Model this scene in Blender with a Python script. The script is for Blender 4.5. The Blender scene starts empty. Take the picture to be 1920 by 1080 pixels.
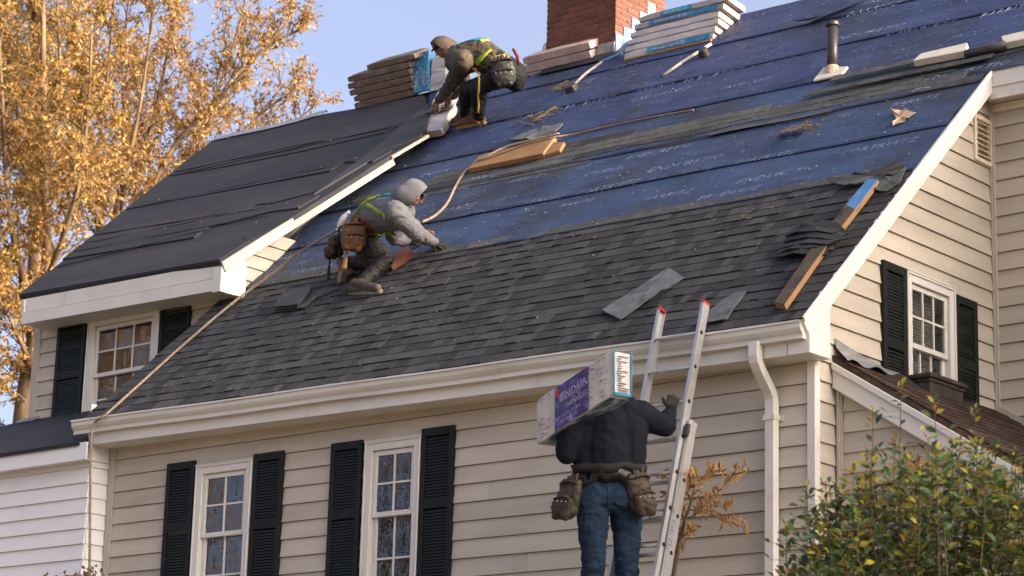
import bpy, bmesh, math, random
import numpy as np
from mathutils import Vector, Matrix, noise
from mathutils.bvhtree import BVHTree
random.seed(7); rng = np.random.default_rng(7)
SC = bpy.context.scene
COL = SC.collection
R = math.radians
# ------------------------------------------------------------------ camera (telephoto, looking up at the roof from the lawn)
F = 4500.0
CAM = np.array([0, 0, 1.6])
_y, _p, _r = R(-40.43), R(14.2733), R(1.6153)
cd = np.array([math.sin(_y)*math.cos(_p), math.cos(_y)*math.cos(_p), math.sin(_p)])
_r0 = np.array([math.cos(_y), -math.sin(_y), 0]); _u0 = np.cross(_r0, cd)
cr = math.cos(_r)*_r0 + math.sin(_r)*_u0; cu = -math.sin(_r)*_r0 + math.cos(_r)*_u0
cam = bpy.data.objects.new('camera', bpy.data.cameras.new('camera')); COL.objects.link(cam)
m = Matrix.Identity(4)
for i in range(3):
    m[i][0], m[i][1], m[i][2], m[i][3] = cr[i], cu[i], -cd[i], CAM[i]
cam.matrix_world = m
cam.data.sensor_width = 36; cam.data.lens = F/1920*36
cam.data.clip_start = .1; cam.data.clip_end = 3000
cam.data.dof.use_dof = True; cam.data.dof.focus_distance = 22.5; cam.data.dof.aperture_fstop = 3.4
SC.camera = cam
# ------------------------------------------------------------------ sky and sun
SUN_EL, SUN_AZ = 13.0, 14.0        # azimuth from +X (along the front) towards the back of the house
w = bpy.data.worlds.new('World'); SC.world = w; w.use_nodes = True
nt = w.node_tree; bg = nt.nodes['Background']
sky = nt.nodes.new('ShaderNodeTexSky'); sky.sky_type = 'NISHITA'; sky.sun_disc = False
sky.sun_elevation = R(SUN_EL); sky.sun_rotation = R(90-SUN_AZ); sky.dust_density = 8.0; sky.air_density = .25; sky.ozone_density = 0.0
nt.links.new(sky.outputs[0], bg.inputs[0]); bg.inputs[1].default_value = .15
sun = bpy.data.objects.new('sun', bpy.data.lights.new('sun', 'SUN')); COL.objects.link(sun)
sun.data.energy = .5; sun.data.angle = R(3.); sun.data.color = (1, .72, .42)
sd = Vector((math.cos(R(SUN_EL))*math.cos(R(SUN_AZ)), math.cos(R(SUN_EL))*math.sin(R(SUN_AZ)), math.sin(R(SUN_EL))))
sun.rotation_euler = sd.to_track_quat('Z', 'Y').to_euler()
SC.view_settings.view_transform = 'Standard'; SC.view_settings.look = 'None'
SC.view_settings.exposure = 2.6; SC.view_settings.gamma = 1.0
SC.render.engine = 'CYCLES'
SC.cycles.max_bounces = 6; SC.cycles.transparent_max_bounces = 12
# ------------------------------------------------------------------ geometry helpers
V = lambda *a: np.array(a, float)
def ray(x, y): return cd + (x-960)/F*cr - (y-540)/F*cu
def at(x, y, n, o):                   # the point of a real plane that the photograph shows at a pixel
    n = np.array(n, float); v = ray(x, y); return CAM + ((np.array(o)-CAM)@n)/(v@n)*v
def dep(x, y, t): return CAM + t*ray(x, y)
def nrm(v): v = np.array(v, float); return v/np.linalg.norm(v)
Yw, Lx, Yd, Yr = 15.692, -10.2, 16.996, 18.615          # front wall, gable wall, dormer wall, recessed wall
eL = at(160, 787, (0, 1, 0), (0, 15.292, 0)); eR = at(1503, 601, (0, 1, 0), (0, 15.292, 0))
_s = R(43.3); ex = nrm(eR-eL); es = V(0, math.cos(_s), math.sin(_s)); en = nrm(np.cross(ex, es)); es = np.cross(en, ex)
RO = lambda u, v, h=0: eL + u*ex + v*es + h*en            # roof coordinates: along the eave, up the slope, off the roof
RP = lambda x, y, h=0: at(x, y, en, eL + h*en)
def uv(x, y): q = RP(x, y) - eL; return q@ex, q@es
J = lambda x, y, h=0, t=0: (lambda p: p - t*nrm(p-CAM))(RP(x, y, h))
Wp = lambda x, y: at(x, y, (0, 1, 0), (0, Yw, 0))
Gp = lambda x, y: at(x, y, (1, 0, 0), (Lx, 0, 0))
Dp = lambda x, y: at(x, y, (0, 1, 0), (0, Yd, 0))
WL = {}
class MB:
    def __init__(s): s.v = []; s.f = []; s.m = []
    def face(s, pts, mi=0):
        b = len(s.v); s.v += [tuple(p) for p in pts]; s.f.append(tuple(range(b, b+len(pts)))); s.m.append(mi)
    def mesh(s, vs, fs, mi=0):
        b = len(s.v); s.v += [tuple(p) for p in vs]; s.f += [tuple(i+b for i in f) for f in fs]; s.m += [mi]*len(fs)
    def box(s, o, a, b, c, mi=0):       # corner + three edges
        o, a, b, c = (np.array(q, float) for q in (o, a, b, c))
        vs = [o, o+a, o+a+b, o+b, o+c, o+a+c, o+a+b+c, o+b+c]
        fs = [(0, 3, 2, 1), (4, 5, 6, 7), (0, 1, 5, 4), (1, 2, 6, 5), (2, 3, 7, 6), (3, 0, 4, 7)]
        if np.dot(np.cross(a, b), c) < 0: fs = [f[::-1] for f in fs]
        s.mesh(vs, fs, mi)
    def bx(s, x0, x1, y0, y1, z0, z1, mi=0): s.box((x0, y0, z0), (x1-x0, 0, 0), (0, y1-y0, 0), (0, 0, z1-z0), mi)
    def prism(s, poly, vec, mi=0):
        n = len(poly); a = [np.array(p, float) for p in poly]; vec = np.array(vec, float); b = [p+vec for p in a]
        nn = sum(np.cross(a[i]-a[0], a[i+1]-a[0]) for i in range(1, n-1))
        if nn@vec > 0: a, b = a[::-1], b[::-1]
        s.mesh(a+b, [tuple(range(n)), tuple(range(2*n-1, n-1, -1))] + [(i, n+i, n+(i+1) % n, (i+1) % n)[::1] for i in range(n)], mi)
    def tube(s, path, rad, seg=8, mi=0, cap=True, up=None, sq=None):
        P = [np.array(p, float) for p in path]; n = len(P); rad = rad if hasattr(rad, '__len__') else [rad]*n
        b = len(s.v); pu = np.array(up, float) if up is not None else None
        for i in range(n):
            t = nrm(P[min(i+1, n-1)]-P[max(i-1, 0)])
            if pu is None: pu = V(0, 0, 1) if abs(t[2]) < .9 else V(1, 0, 0)
            a = nrm(pu - (pu@t)*t); c = np.cross(t, a); pu = a
            for k in range(seg):
                th = 2*math.pi*k/seg
                s.v.append(tuple(P[i] + rad[i]*(math.cos(th)*a + math.sin(th)*c)))
        for i in range(n-1):
            for k in range(seg):
                k2 = (k+1) % seg; s.f.append((b+i*seg+k, b+i*seg+k2, b+(i+1)*seg+k2, b+(i+1)*seg+k)); s.m.append(mi)
        if cap:
            s.f.append(tuple(b+k for k in range(seg))[::-1]); s.m.append(mi)
            s.f.append(tuple(b+(n-1)*seg+k for k in range(seg))); s.m.append(mi)
    def sweep(s, path, prof, A, B, mi=0):   # profile points (a,b) along fixed axes A,B at each path point
        n = len(prof); b = len(s.v)
        for p in path:
            for (a, c) in prof: s.v.append(tuple(np.array(p)+a*np.array(A)+c*np.array(B)))
        for i in range(len(path)-1):
            for k in range(n):
                k2 = (k+1) % n; s.f.append((b+i*n+k, b+i*n+k2, b+(i+1)*n+k2, b+(i+1)*n+k)); s.m.append(mi)
        s.f.append(tuple(b+k for k in range(n))[::-1]); s.m.append(mi)
        s.f.append(tuple(b+(len(path)-1)*n+k for k in range(n))); s.m.append(mi)
    def build(s, name, mats, parent=None, smooth=False, fix=True):
        me = bpy.data.meshes.new(name)
        a = np.array(s.v, float); c = V(*((a.min(0)+a.max(0))/2)); c[2] = a[:, 2].min()
        me.from_pydata([tuple(p) for p in a-c], [], s.f)
        mats = mats if isinstance(mats, (list, tuple)) else [mats]
        for mm in mats: me.materials.append(mm)
        if len(mats) > 1: me.polygons.foreach_set('material_index', s.m)
        if fix:
            bm = bmesh.new(); bm.from_mesh(me); bmesh.ops.recalc_face_normals(bm, faces=bm.faces); bm.to_mesh(me); bm.free()
        if smooth: me.polygons.foreach_set('use_smooth', [True]*len(me.polygons))
        return link(name, me, parent, c)
def link(name, me, parent, c):
    o = bpy.data.objects.new(name, me); COL.objects.link(o)
    c = np.array(c, float); WL[o.name] = c
    if parent: o.parent = parent; o.location = tuple(c-WL[parent.name])
    else: o.location = tuple(c)
    return o
def smoothed(o):
    o.data.polygons.foreach_set('use_smooth', [True]*len(o.data.polygons)); return o
def bevel(o, wdt=.006, seg=1):
    md = o.modifiers.new('edge', 'BEVEL'); md.width = wdt; md.segments = seg; md.limit_method = 'ANGLE'; return o
def tag(o, label=None, cat=None, group=None, kind=None):
    for k, v in (('label', label), ('category', cat), ('group', group), ('kind', kind)):
        if v: o[k] = v
    return o
def thing(name, loc, label, cat, group=None):
    o = bpy.data.objects.new(name, None); COL.objects.link(o); o.location = tuple(loc); o.empty_display_size = .2
    WL[o.name] = np.array(loc, float); return tag(o, label, cat, group)
def place(name, me, parent, Mx):        # shared mesh data set in world matrix Mx under parent
    o = bpy.data.objects.new(name, me); COL.objects.link(o); o.parent = parent
    o.matrix_local = Matrix.Translation(Vector(tuple(-WL[parent.name]))) @ Mx; return o
def frame(o, x, y, z):
    mm = Matrix.Identity(4)
    for i in range(3): mm[i][0], mm[i][1], mm[i][2], mm[i][3] = x[i], y[i], z[i], o[i]
    return mm
# ------------------------------------------------------------------ materials
def sr(r, g, b): return tuple(((c/255)/12.92 if c/255 <= .04045 else ((c/255+.055)/1.055)**2.4) for c in (r, g, b))
MATS = {}
def M(name, col, rough=.7, var=.12, vs=3., bump=0., bs=60., spec=.3, metal=0., rnd=0., col2=None, c2t=(.5, .6), c2s=2., st=(1, 1, 1), world=False, trans=0., sheen=0.):
    if name in MATS: return MATS[name]
    mt = bpy.data.materials.new(name); mt.use_nodes = True; MATS[name] = mt
    t = mt.node_tree; N = t.nodes.new; K = t.links.new; bs_ = t.nodes['Principled BSDF']
    bs_.inputs['Roughness'].default_value = rough; bs_.inputs['Specular IOR Level'].default_value = spec; bs_.inputs['Metallic'].default_value = metal
    if sheen: bs_.inputs['Sheen Weight'].default_value = sheen
    if world: src = N('ShaderNodeNewGeometry').outputs['Position']
    else: src = N('ShaderNodeTexCoord').outputs['Object']
    mp = N('ShaderNodeMapping'); mp.inputs['Scale'].default_value = st; K(src, mp.inputs[0])
    oi = N('ShaderNodeObjectInfo'); va = N('ShaderNodeVectorMath'); va.operation = 'ADD'; K(mp.outputs[0], va.inputs[0])
    if not world:
        sc_ = N('ShaderNodeMath'); sc_.operation = 'MULTIPLY'; sc_.inputs[1].default_value = 37.; K(oi.outputs['Random'], sc_.inputs[0]); K(sc_.outputs[0], va.inputs[1])
    n1 = N('ShaderNodeTexNoise'); n1.inputs['Scale'].default_value = vs; n1.inputs['Detail'].default_value = 5; K(va.outputs[0], n1.inputs['Vector'])
    mr = N('ShaderNodeMapRange'); mr.inputs[1].default_value = .3; mr.inputs[2].default_value = .7; mr.inputs[3].default_value = 1-var; mr.inputs[4].default_value = 1+var; K(n1.outputs['Fac'], mr.inputs[0])
    base = N('ShaderNodeRGB'); base.outputs[0].default_value = (*col, 1); c = base.outputs[0]
    if col2 is not None:
        n2 = N('ShaderNodeTexNoise'); n2.inputs['Scale'].default_value = c2s; n2.inputs['Detail'].default_value = 6; n2.inputs['Roughness'].default_value = .62
        K(va.outputs[0], n2.inputs['Vector']); m2 = N('ShaderNodeMapRange'); m2.inputs[1].default_value, m2.inputs[2].default_value = c2t; K(n2.outputs['Fac'], m2.inputs[0])
        mx = N('ShaderNodeMixRGB'); K(m2.outputs[0], mx.inputs[0]); K(c, mx.inputs[1]); mx.inputs[2].default_value = (*col2, 1); c = mx.outputs[0]
    val = mr.outputs[0]
    if rnd:
        ge = N('ShaderNodeNewGeometry'); ad = N('ShaderNodeMath'); ad.operation = 'ADD'; K(oi.outputs['Random'], ad.inputs[0]); K(ge.outputs['Random Per Island'], ad.inputs[1])
        fr = N('ShaderNodeMath'); fr.operation = 'FRACT'; K(ad.outputs[0], fr.inputs[0])
        r2 = N('ShaderNodeMapRange'); r2.inputs[3].default_value = 1-rnd; r2.inputs[4].default_value = 1+rnd; K(fr.outputs[0], r2.inputs[0])
        mu = N('ShaderNodeMath'); mu.operation = 'MULTIPLY'; K(val, mu.inputs[0]); K(r2.outputs[0], mu.inputs[1]); val = mu.outputs[0]
    sm = N('ShaderNodeVectorMath'); sm.operation = 'SCALE'; K(c, sm.inputs[0]); K(val, sm.inputs['Scale']); K(sm.outputs[0], bs_.inputs['Base Color'])
    if bump:
        n3 = N('ShaderNodeTexNoise'); n3.inputs['Scale'].default_value = bs; n3.inputs['Detail'].default_value = 4; K(va.outputs[0], n3.inputs['Vector'])
        bp = N('ShaderNodeBump'); bp.inputs['Strength'].default_value = bump; bp.inputs['Distance'].default_value = .01; K(n3.outputs['Fac'], bp.inputs['Height']); K(bp.outputs[0], bs_.inputs['Normal'])
    if trans:
        tl = N('ShaderNodeBsdfTranslucent'); K(sm.outputs[0], tl.inputs[0]); ms = N('ShaderNodeMixShader'); ms.inputs[0].default_value = trans
        K(bs_.outputs[0], ms.inputs[1]); K(tl.outputs[0], ms.inputs[2]); K(ms.outputs[0], t.nodes['Material Output'].inputs[0])
    return mt
TAN = M('tan_siding', (.445, .402, .338), .62, .07, 1.3, .25, 9, .25, col2=(.335, .30, .25), c2t=(.45, .74), c2s=.9, st=(.6, .6, 3), rnd=.05)
TANB = M('tan_corner', (.40, .36, .305), .6, .04)
WHITE = M('white_trim', (.585, .57, .54), .5, .05, 2, .08, 30, col2=(.44, .41, .36), c2t=(.56, .78), c2s=2.6, st=(1, 1, .5))
WSID = M('white_siding', (.70, .70, .71), .55, .03, 1.5, col2=(.56, .56, .55), c2t=(.55, .8), c2s=1.4)
GUT = M('gutter_white', (.55, .535, .50), .4, .05, 2, .05, 12, col2=(.40, .37, .31), c2t=(.52, .78), c2s=1.8, st=(.4, 1, 3))
SOF = M('soffit_white', (.62, .605, .58), .6, .04)
SHUT = M('shutter_black_green', (.008, .0105, .0100), .55, .15, 6, spec=.18)
DARK = M('dark_gap', (.012, .011, .010), .9, 0)
SHG = M('charcoal_shingle', (.050, .051, .054), .93, .22, 16, .7, 260, .2, rnd=.38, col2=(.058, .057, .056), c2t=(.5, .8), c2s=5)
SHE = M('asphalt_shadow_edge', (.008, .008, .009), .95, 0)  # black asphalt edge that also paints the shadow line under shingle butts
GSTR = M('grey_starter', (.085, .087, .084), .95, .22, 9, .7, 220, .15, col2=(.04, .043, .05), c2t=(.5, .75), c2s=2.2, rnd=.12)
UND = M('blue_underlayment', (.036, .058, .122), .56, .26, 1.8, 1., 5, .3, col2=(.035, .038, .050), c2t=(.46, .66), c2s=.85, world=True, st=(1, 1, 1.4))
UNDP = M('violet_underlayment', (.033, .048, .118), .56, .26, 2., 1., 5, .3, col2=(.034, .040, .062), c2t=(.46, .68), c2s=.9, world=True)
FELT = M('dark_felt', (.028, .0285, .034), .8, .22, 2.2, .8, 7, .25, col2=(.038, .035, .036), c2t=(.5, .7), c2s=1.2, st=(.35, 1, 1), world=True)
PRINT = M('pale_blue_print', (.20, .26, .37), .6, .2, 3, col2=(.07, .095, .155), c2t=(.49, .62), c2s=10)
BRICK = M('red_brick', (.135, .050, .034), .85, .16, 14, .6, 70, .2, rnd=.2, col2=(.085, .04, .034), c2t=(.5, .7), c2s=7)
MORT = M('mortar', (.20, .15, .12), .9, .1, 20)
LEAD = M('grey_flashing', (.22, .225, .23), .55, .2, 4, .3, 15, .4, .3, col2=(.36, .35, .33), c2t=(.52, .68), c2s=5)
BLUEF = M('blue_membrane', (.06, .13, .34), .5, .25, 5, .3, 12, col2=(.45, .48, .55), c2t=(.55, .7), c2s=4)
BRSH = M('brown_shingle', (.05, .033, .027), .95, .4, 11, .8, 90, .15, col2=(.10, .06, .042), c2t=(.52, .75), c2s=6, rnd=.35, st=(1, .4, 1))
ALU = M('aluminium', (.45, .45, .455), .45, .05, 7, .12, 30, .5, .75, col2=(.5, .48, .45), c2t=(.55, .75), c2s=5)
RED = M('red_plastic', (.42, .025, .02), .45, .1)
WOODO = M('orange_lumber', (.27, .155, .075), .75, .16, 4, .4, 25, .2, st=(1, 1, 1), col2=(.28, .13, .05), c2t=(.5, .7), c2s=8)
WOODG = M('weathered_lumber', (.09, .066, .046), .85, .3, 6, .5, 25, .2, col2=(.055, .045, .038), c2t=(.45, .65), c2s=5)
WOODR = M('red_brown_lumber', (.15, .062, .045), .8, .2, 6, .3, 25)
BLUEP = M('blue_paint', (.07, .2, .40), .6, .2, 6, .2, 30, col2=(.16, .2, .26), c2t=(.56, .64), c2s=6)
BROWNW = M('bundle_wrap_brown', (.125, .092, .076), .55, .16, 6, .4, 14, .3, col2=(.25, .2, .185), c2t=(.52, .75), c2s=4)
WHITEW = M('bundle_wrap_white', (.43, .41, .42), .5, .1, 5, .5, 13, .3, col2=(.36, .34, .36), c2t=(.55, .7), c2s=4, st=(1, 1, 2))
PINKW = M('bundle_wrap_pinkish', (.42, .31, .28), .6, .14, 6, .5, 14, .3, col2=(.5, .42, .4), c2t=(.5, .7), c2s=4)
GREYW = M('bundle_wrap_grey', (.27, .26, .265), .55, .15, 6, .4, 14, .3, col2=(.36, .34, .33), c2t=(.5, .7), c2s=4)
BLUEW = M('bundle_wrap_blue', (.03, .15, .32), .5, .2, 8, .4, 14, .35, col2=(.04, .30, .45), c2t=(.5, .65), c2s=6)
PURW = M('bundle_wrap_violet', (.05, .045, .17), .5, .25, 8, .4, 14, .3, col2=(.22, .22, .40), c2t=(.52, .66), c2s=11)
ROPE = M('hemp_rope', (.27, .215, .16), .9, .25, 40, .4, 90, .1, col2=(.20, .15, .11), c2t=(.5, .7), c2s=14)
ROPEW = M('pale_rope', (.5, .45, .42), .85, .2, 30, col2=(.32, .26, .22), c2t=(.5, .7), c2s=9)
PIPE = M('black_pipe', (.035, .033, .034), .4, .25, 6, .1, 20, .4, col2=(.075, .065, .058), c2t=(.55, .75), c2s=3)
CREAM = M('cream_trim', (.58, .54, .45), .6, .08, 8)
KRAFT = M('kraft_paper', (.46, .33, .22), .9, .15, 10, .3, 30, col2=(.2, .14, .11), c2t=(.58, .7), c2s=9)
DIRTYW = M('dirty_cream', (.40, .375, .32), .6, .12, 4, .2, 20, col2=(.25, .22, .18), c2t=(.5, .7), c2s=4)
CHEEK = M('dimmed_white_siding', (.29, .275, .245), .65, .15, 4, .2, 20, col2=(.19, .175, .15), c2t=(.5, .7), c2s=4)  # white siding colour darkened to hold down the sun on the cheek
GLASS = bpy.data.materials.new('window_glass'); GLASS.use_nodes = True
_t = GLASS.node_tree; _t.nodes.clear(); _o = _t.nodes.new('ShaderNodeOutputMaterial'); _mx = _t.nodes.new('ShaderNodeMixShader'); _g = _t.nodes.new('ShaderNodeBsdfGlossy'); _g.inputs['Roughness'].default_value = .015
_tr = _t.nodes.new('ShaderNodeBsdfTransparent'); _tr.inputs[0].default_value = (.82, .85, .84, 1); _fr = _t.nodes.new('ShaderNodeFresnel'); _fr.inputs[0].default_value = 2.1
_n = _t.nodes.new('ShaderNodeTexNoise'); _n.inputs['Scale'].default_value = 2.2; _b = _t.nodes.new('ShaderNodeBump'); _b.inputs['Strength'].default_value = .05; _b.inputs['Distance'].default_value = .02
_t.links.new(_n.outputs[0], _b.inputs['Height']); _t.links.new(_b.outputs[0], _g.inputs['Normal'])
_t.links.new(_fr.outputs[0], _mx.inputs[0]); _t.links.new(_tr.outputs[0], _mx.inputs[1]); _t.links.new(_g.outputs[0], _mx.inputs[2]); _t.links.new(_mx.outputs[0], _o.inputs[0])
ROOM = M('unlit_room_backing', (.03, .03, .032), .9, 0)  # dark backing painted for unlit rooms and the shadow lines between boards
BLIND = M('white_blind', (.5, .48, .45), .8, .05)
BOUNCE = M('bounce_ground', (.17, .135, .085), .95, .3, .8)  # unseen ground, tan colour chosen to bounce warm light onto the walls
# ================================================================== SETTING
mb = MB(); mb.face([(-900, -900, 0), (900, -900, 0), (900, 900, 0), (-900, 900, 0)])
tag(mb.build('ground', BOUNCE), 'unseen ground around the house, tinted to bounce warm light', 'ground', kind='structure')
house = thing('house', (-14, 18, 0), 'tan clapboard house with black shutters and a half shingled roof', 'house')
# ---- siding: one board = one object; boards are cut round the windows
def rect_minus(r, holes):
    out = [r]
    for (hx0, hx1, hz0, hz1) in holes:
        nxt = []
        for (x0, x1, z0, z1) in out:
            if hx1 <= x0 or hx0 >= x1 or hz1 <= z0 or hz0 >= z1: nxt.append((x0, x1, z0, z1)); continue
            if hx0 > x0: nxt.append((x0, hx0, z0, z1))
            if hx1 < x1: nxt.append((hx1, x1, z0, z1))
            a, b = max(x0, hx0), min(x1, hx1)
            if hz0 > z0: nxt.append((a, b, z0, hz0))
            if hz1 < z1: nxt.append((a, b, hz1, z1))
        out = nxt
    return [q for q in out if q[1]-q[0] > .012 and q[3]-q[2] > .012]
def board(parent, o, A, N, x0, x1, z0, z1, zb, e, mat, clip=None):
    # wedge board: butt stands proud at its foot; o origin, A along, N outward
    th = lambda z: .003 + .021*(1-(z-zb)/e)
    pts = [(x0, z0), (x1, z0), (x1, z1), (x0, z1)] if clip is None else clip
    mb = MB(); Z = V(0, 0, 1)
    fr = [o + A*x + Z*z + N*th(z) for x, z in pts]; bk = [o + A*x + Z*z - N*.004 for x, z in pts]
    n = len(pts); mb.mesh(fr+bk, [tuple(range(n))] + [(i, n+i, n+(i+1) % n, (i+1) % n) for i in range(n)])
    return mb.build('siding_board', mat, parent)
def siding(parent, o, A, N, x0, x1, zlo, zhi, phase, e, holes, mat, joints={}, top=None):
    o, A, N = np.array(o, float), np.array(A, float), np.array(N, float); z = phase
    while z + e > zlo: z -= e
    z += 0
    k = 0
    while z < zhi:
        a, b = max(z, zlo), min(z+e, zhi)
        if top is None:
            spans = [(x0, x1)]
            jx = joints.get(round((z-phase)/e))
            if jx is not None: spans = [(x0, jx-.0015), (jx+.0015, x1)]
            for s0, s1 in spans:
                for q in rect_minus((s0, s1, a+.001, b-.003), holes): board(parent, o, A, N, *q, z, e, mat)
        else:                                   # sloping top edge: top(x) gives the height of the rake
            inv = top
            xa, xb = max(x0, inv(a)), max(x0, inv(b))
            for q in rect_minus((xb, x1, a+.001, b-.003), holes): board(parent, o, A, N, *q, z, e, mat)
            if xb > xa + .01 and xb <= x1: board(parent, o, A, N, 0, 0, 0, 0, z, e, mat, clip=[(xa, a+.002), (xb, a+.002), (xb, b)])
            elif xb > x1 > xa: board(parent, o, A, N, 0, 0, 0, 0, z, e, mat, clip=[(xa, a+.002), (x1, a+.002), (x1, a+.002+(b-a)*(x1-xa)/(xb-xa))])
        z += e; k += 1
def wall_part(name, quad, mat=TAN):
    mb = MB(); mb.face(quad); return mb.build(name, mat, house, fix=False)
X0, X1 = -18.6, Lx
ZT = 5.94
EXP = .1645; PH = 5.292
# window rectangles (along, along, bottom, top)
w1 = (-17.306, -16.522, 4.06, 5.60); w2 = (-15.04, -14.352, 4.06, 5.61)
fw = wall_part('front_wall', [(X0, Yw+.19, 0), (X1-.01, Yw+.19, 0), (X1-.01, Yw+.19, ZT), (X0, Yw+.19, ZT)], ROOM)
base = MB(); base.bx(X0, X1-.02, Yw+.03, Yw+.10, 0, 3.7); base.build('foundation_wall', TAN, house)
ins = lambda q, d=.03: (q[0]+d, q[1]-d, q[2]-.05, q[3]-d)
siding(fw, (0, Yw, 0), (1, 0, 0), (0, -1, 0), X0+.06, X1-.05, 3.7, ZT, PH, EXP, [ins(w1), ins(w2)], TAN, joints={2: -16.50, -3: -12.2, -6: -13.1, 0: -11.6, 3: -13.4, 1: -12.9, -1: -17.9, -2: -13.55, -4: -11.4, -5: -18.1, -7: -11.9})
# recessed wall of the cross wing behind
rw = wall_part('recessed_wall', [(Lx-.3, Yr+.1, 0), (-4, Yr+.1, 0), (-4, Yr+.1, 8.9), (Lx-.3, Yr+.1, 8.9)], TAN)
zr = at(1893, 403, (0, 1, 0), (0, Yr, 0))[2]
siding(rw, (0, Yr, 0), (1, 0, 0), (0, -1, 0), Lx+.05, -6.5, 3.6, 8.86, zr, .168, [], TAN)
# gable wall facing right
gw = (17.045, 17.846, 5.32, 6.83)
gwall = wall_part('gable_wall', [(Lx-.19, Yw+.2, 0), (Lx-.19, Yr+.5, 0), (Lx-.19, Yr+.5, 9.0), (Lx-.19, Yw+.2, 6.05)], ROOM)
zg = Gp(1750, 435)[2]
slope = es[2]/es[1]
rk = lambda z: Yw - .40 + (z - (eR[2] - .02))/slope + .02          # where the rake crosses height z
_vent = (18.275, 18.60, 8.125, 8.565)
siding(gwall, (Lx, 0, 0), (0, 1, 0), (1, 0, 0), Yw+.05, Yr-.045, 3.7, 8.9, zg, .1645, [ins(gw), (_vent[0]+.03, _vent[1]-.03, _vent[2]+.03, _vent[3]-.03)], TAN, top=rk)
# dormer wall
dw = (-20.69, -19.49, 6.50, 7.80)
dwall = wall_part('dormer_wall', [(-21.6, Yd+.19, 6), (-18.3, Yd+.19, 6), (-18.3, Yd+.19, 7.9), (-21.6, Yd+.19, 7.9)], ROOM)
siding(dwall, (0, Yd, 0), (1, 0, 0), (0, -1, 0), -21.56, -18.42, 6.3, 7.88, 7.84-.166*5, .166, [ins(dw)], TAN)
mb = MB(); mb.bx(-21.66, -21.55, Yd-.03, Yd+.06, 6.2, 7.88); mb.build('corner_board', TANB, house)
mb = MB(); mb.bx(-21.66, -21.63, Yd, Yd+4.2, 5, 7.9); mb.build('side_wall', TAN, house)
mb = MB(); mb.bx(-18.52, -18.32, Yd-.04, Yd+.12, 7.72, 7.87); mb.build('corner_board', WHITE, house)
# corner boards of the main block
mb = MB(); mb.bx(X0-.03, X0+.055, Yw-.028, Yw+.06, 0, ZT); mb.build('corner_board', TANB, house)
mb = MB(); mb.bx(X0-.03, X0+.02, Yw+.06, 19, 0, ZT-.01); mb.build('side_wall', TAN, house)
mb = MB(); mb.bx(Lx-.055, Lx+.026, Yw-.03, Yw+.045, 0, ZT+.02); bevel(mb.build('corner_board', WHITE, house))
mb = MB(); mb.bx(Lx+.002, Lx+.055, Yr-.045, Yr-.003, 5.6, 8.8); mb.bx(Lx+.02, Lx+.035, Yr-.055, Yr-.046, 5.6, 8.8); mb.build('corner_board', TANB, house)
# ---- windows: frame > sash, pane, muntin ; a near black sheet for the unlit room behind
def window(O, A, N, rect, cols, rows, rail, parent=house, casing=.085, label=None, drop=True, blind=False, shade=None):
    O, A, N = (np.array(q, float) for q in (O, A, N)); Z = V(0, 0, 1); x0, x1, z0, z1 = rect
    bx = lambda m_, a0, a1, b0, b1, n0, n1: m_.box(O+A*a0+Z*b0+N*n0, A*(a1-a0), Z*(b1-b0), N*(n1-n0))
    f = MB(); c = casing
    bx(f, x0, x0+c, z0, z1, -.05, .045); bx(f, x1-c, x1, z0, z1, -.05, .045); bx(f, x0+c, x1-c, z1-c, z1, -.05, .045); bx(f, x0+c, x1-c, z0, z0+.05, -.05, .06)
    bx(f, x0-.012, x1+.012, z1, z1+.014, -.01, .06)                      # drip cap
    for (a, b) in ((x0, x0+.02), (x1-.02, x1)): bx(f, a, b, z0, z1-.0, .046, .058)   # back band
    bx(f, x0+.021, x1-.021, z1-.02, z1-.001, .046, .058)
    fo = bevel(f.build('window', WHITE, parent), .004)
    if label: fo['label'] = label
    def sash(zb, zt, dn):
        s = MB(); a0, a1 = x0+c+.004, x1-c-.004; t = .045
        bx(s, a0, a0+t, zb, zt, dn-.03, dn); bx(s, a1-t, a1, zb, zt, dn-.03, dn); bx(s, a0+t, a1-t, zt-t, zt, dn-.03, dn); bx(s, a0+t, a1-t, zb, zb+t, dn-.03, dn)
        bevel(s.build('sash', WHITE, fo), .003)
        ga0, ga1, gb0, gb1 = a0+t, a1-t, zb+t, zt-t
        for i in range(1, cols):
            m_ = MB(); g = ga0+(ga1-ga0)*i/cols; bx(m_, g-.009, g+.009, gb0, gb1, dn-.025, dn-.004); m_.build('muntin', WHITE, fo)
        for j in range(1, rows):
            m_ = MB(); g = gb0+(gb1-gb0)*j/rows; bx(m_, ga0, ga1, g-.009, g+.009, dn-.024, dn-.005); m_.build('muntin', WHITE, fo)
        for i in range(cols):
            for j in range(rows):
                p = MB(); q0, q1 = ga0+(ga1-ga0)*i/cols, ga0+(ga1-ga0)*(i+1)/cols; r0, r1 = gb0+(gb1-gb0)*j/rows, gb0+(gb1-gb0)*(j+1)/rows
                tl = random.uniform(-.004, .004); t2 = random.uniform(-.004, .004)
                P = lambda a, b, d: O+A*a+Z*b+N*(dn-.016+d)
                p.face([P(q0, r0, 0), P(q1, r0, tl), P(q1, r1, tl+t2), P(q0, r1, t2)]); p.build('pane', GLASS, fo, fix=False)
    sash(rail-.022, z1-c-.003, .018); sash(z0+.055, rail+.022, -.014)
    if blind:
        k = 0; zz = z1-c-.05
        b = MB()
        while zz > z0+.1:
            b.box(O+A*(x0+c+.05)+Z*zz+N*(-.10), A*(x1-x0-2*c-.1), Z*.002+N*.02, Z*.0015); zz -= .026
        b.box(O+A*(x0+c+.02)+Z*(z0+.06)+N*(-.125), A*(x1-x0-2*c-.04), Z*(z1-z0-.16), N*.004); b.build('blind', BLIND, fo)['kind'] = 'stuff'
    return fo
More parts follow.
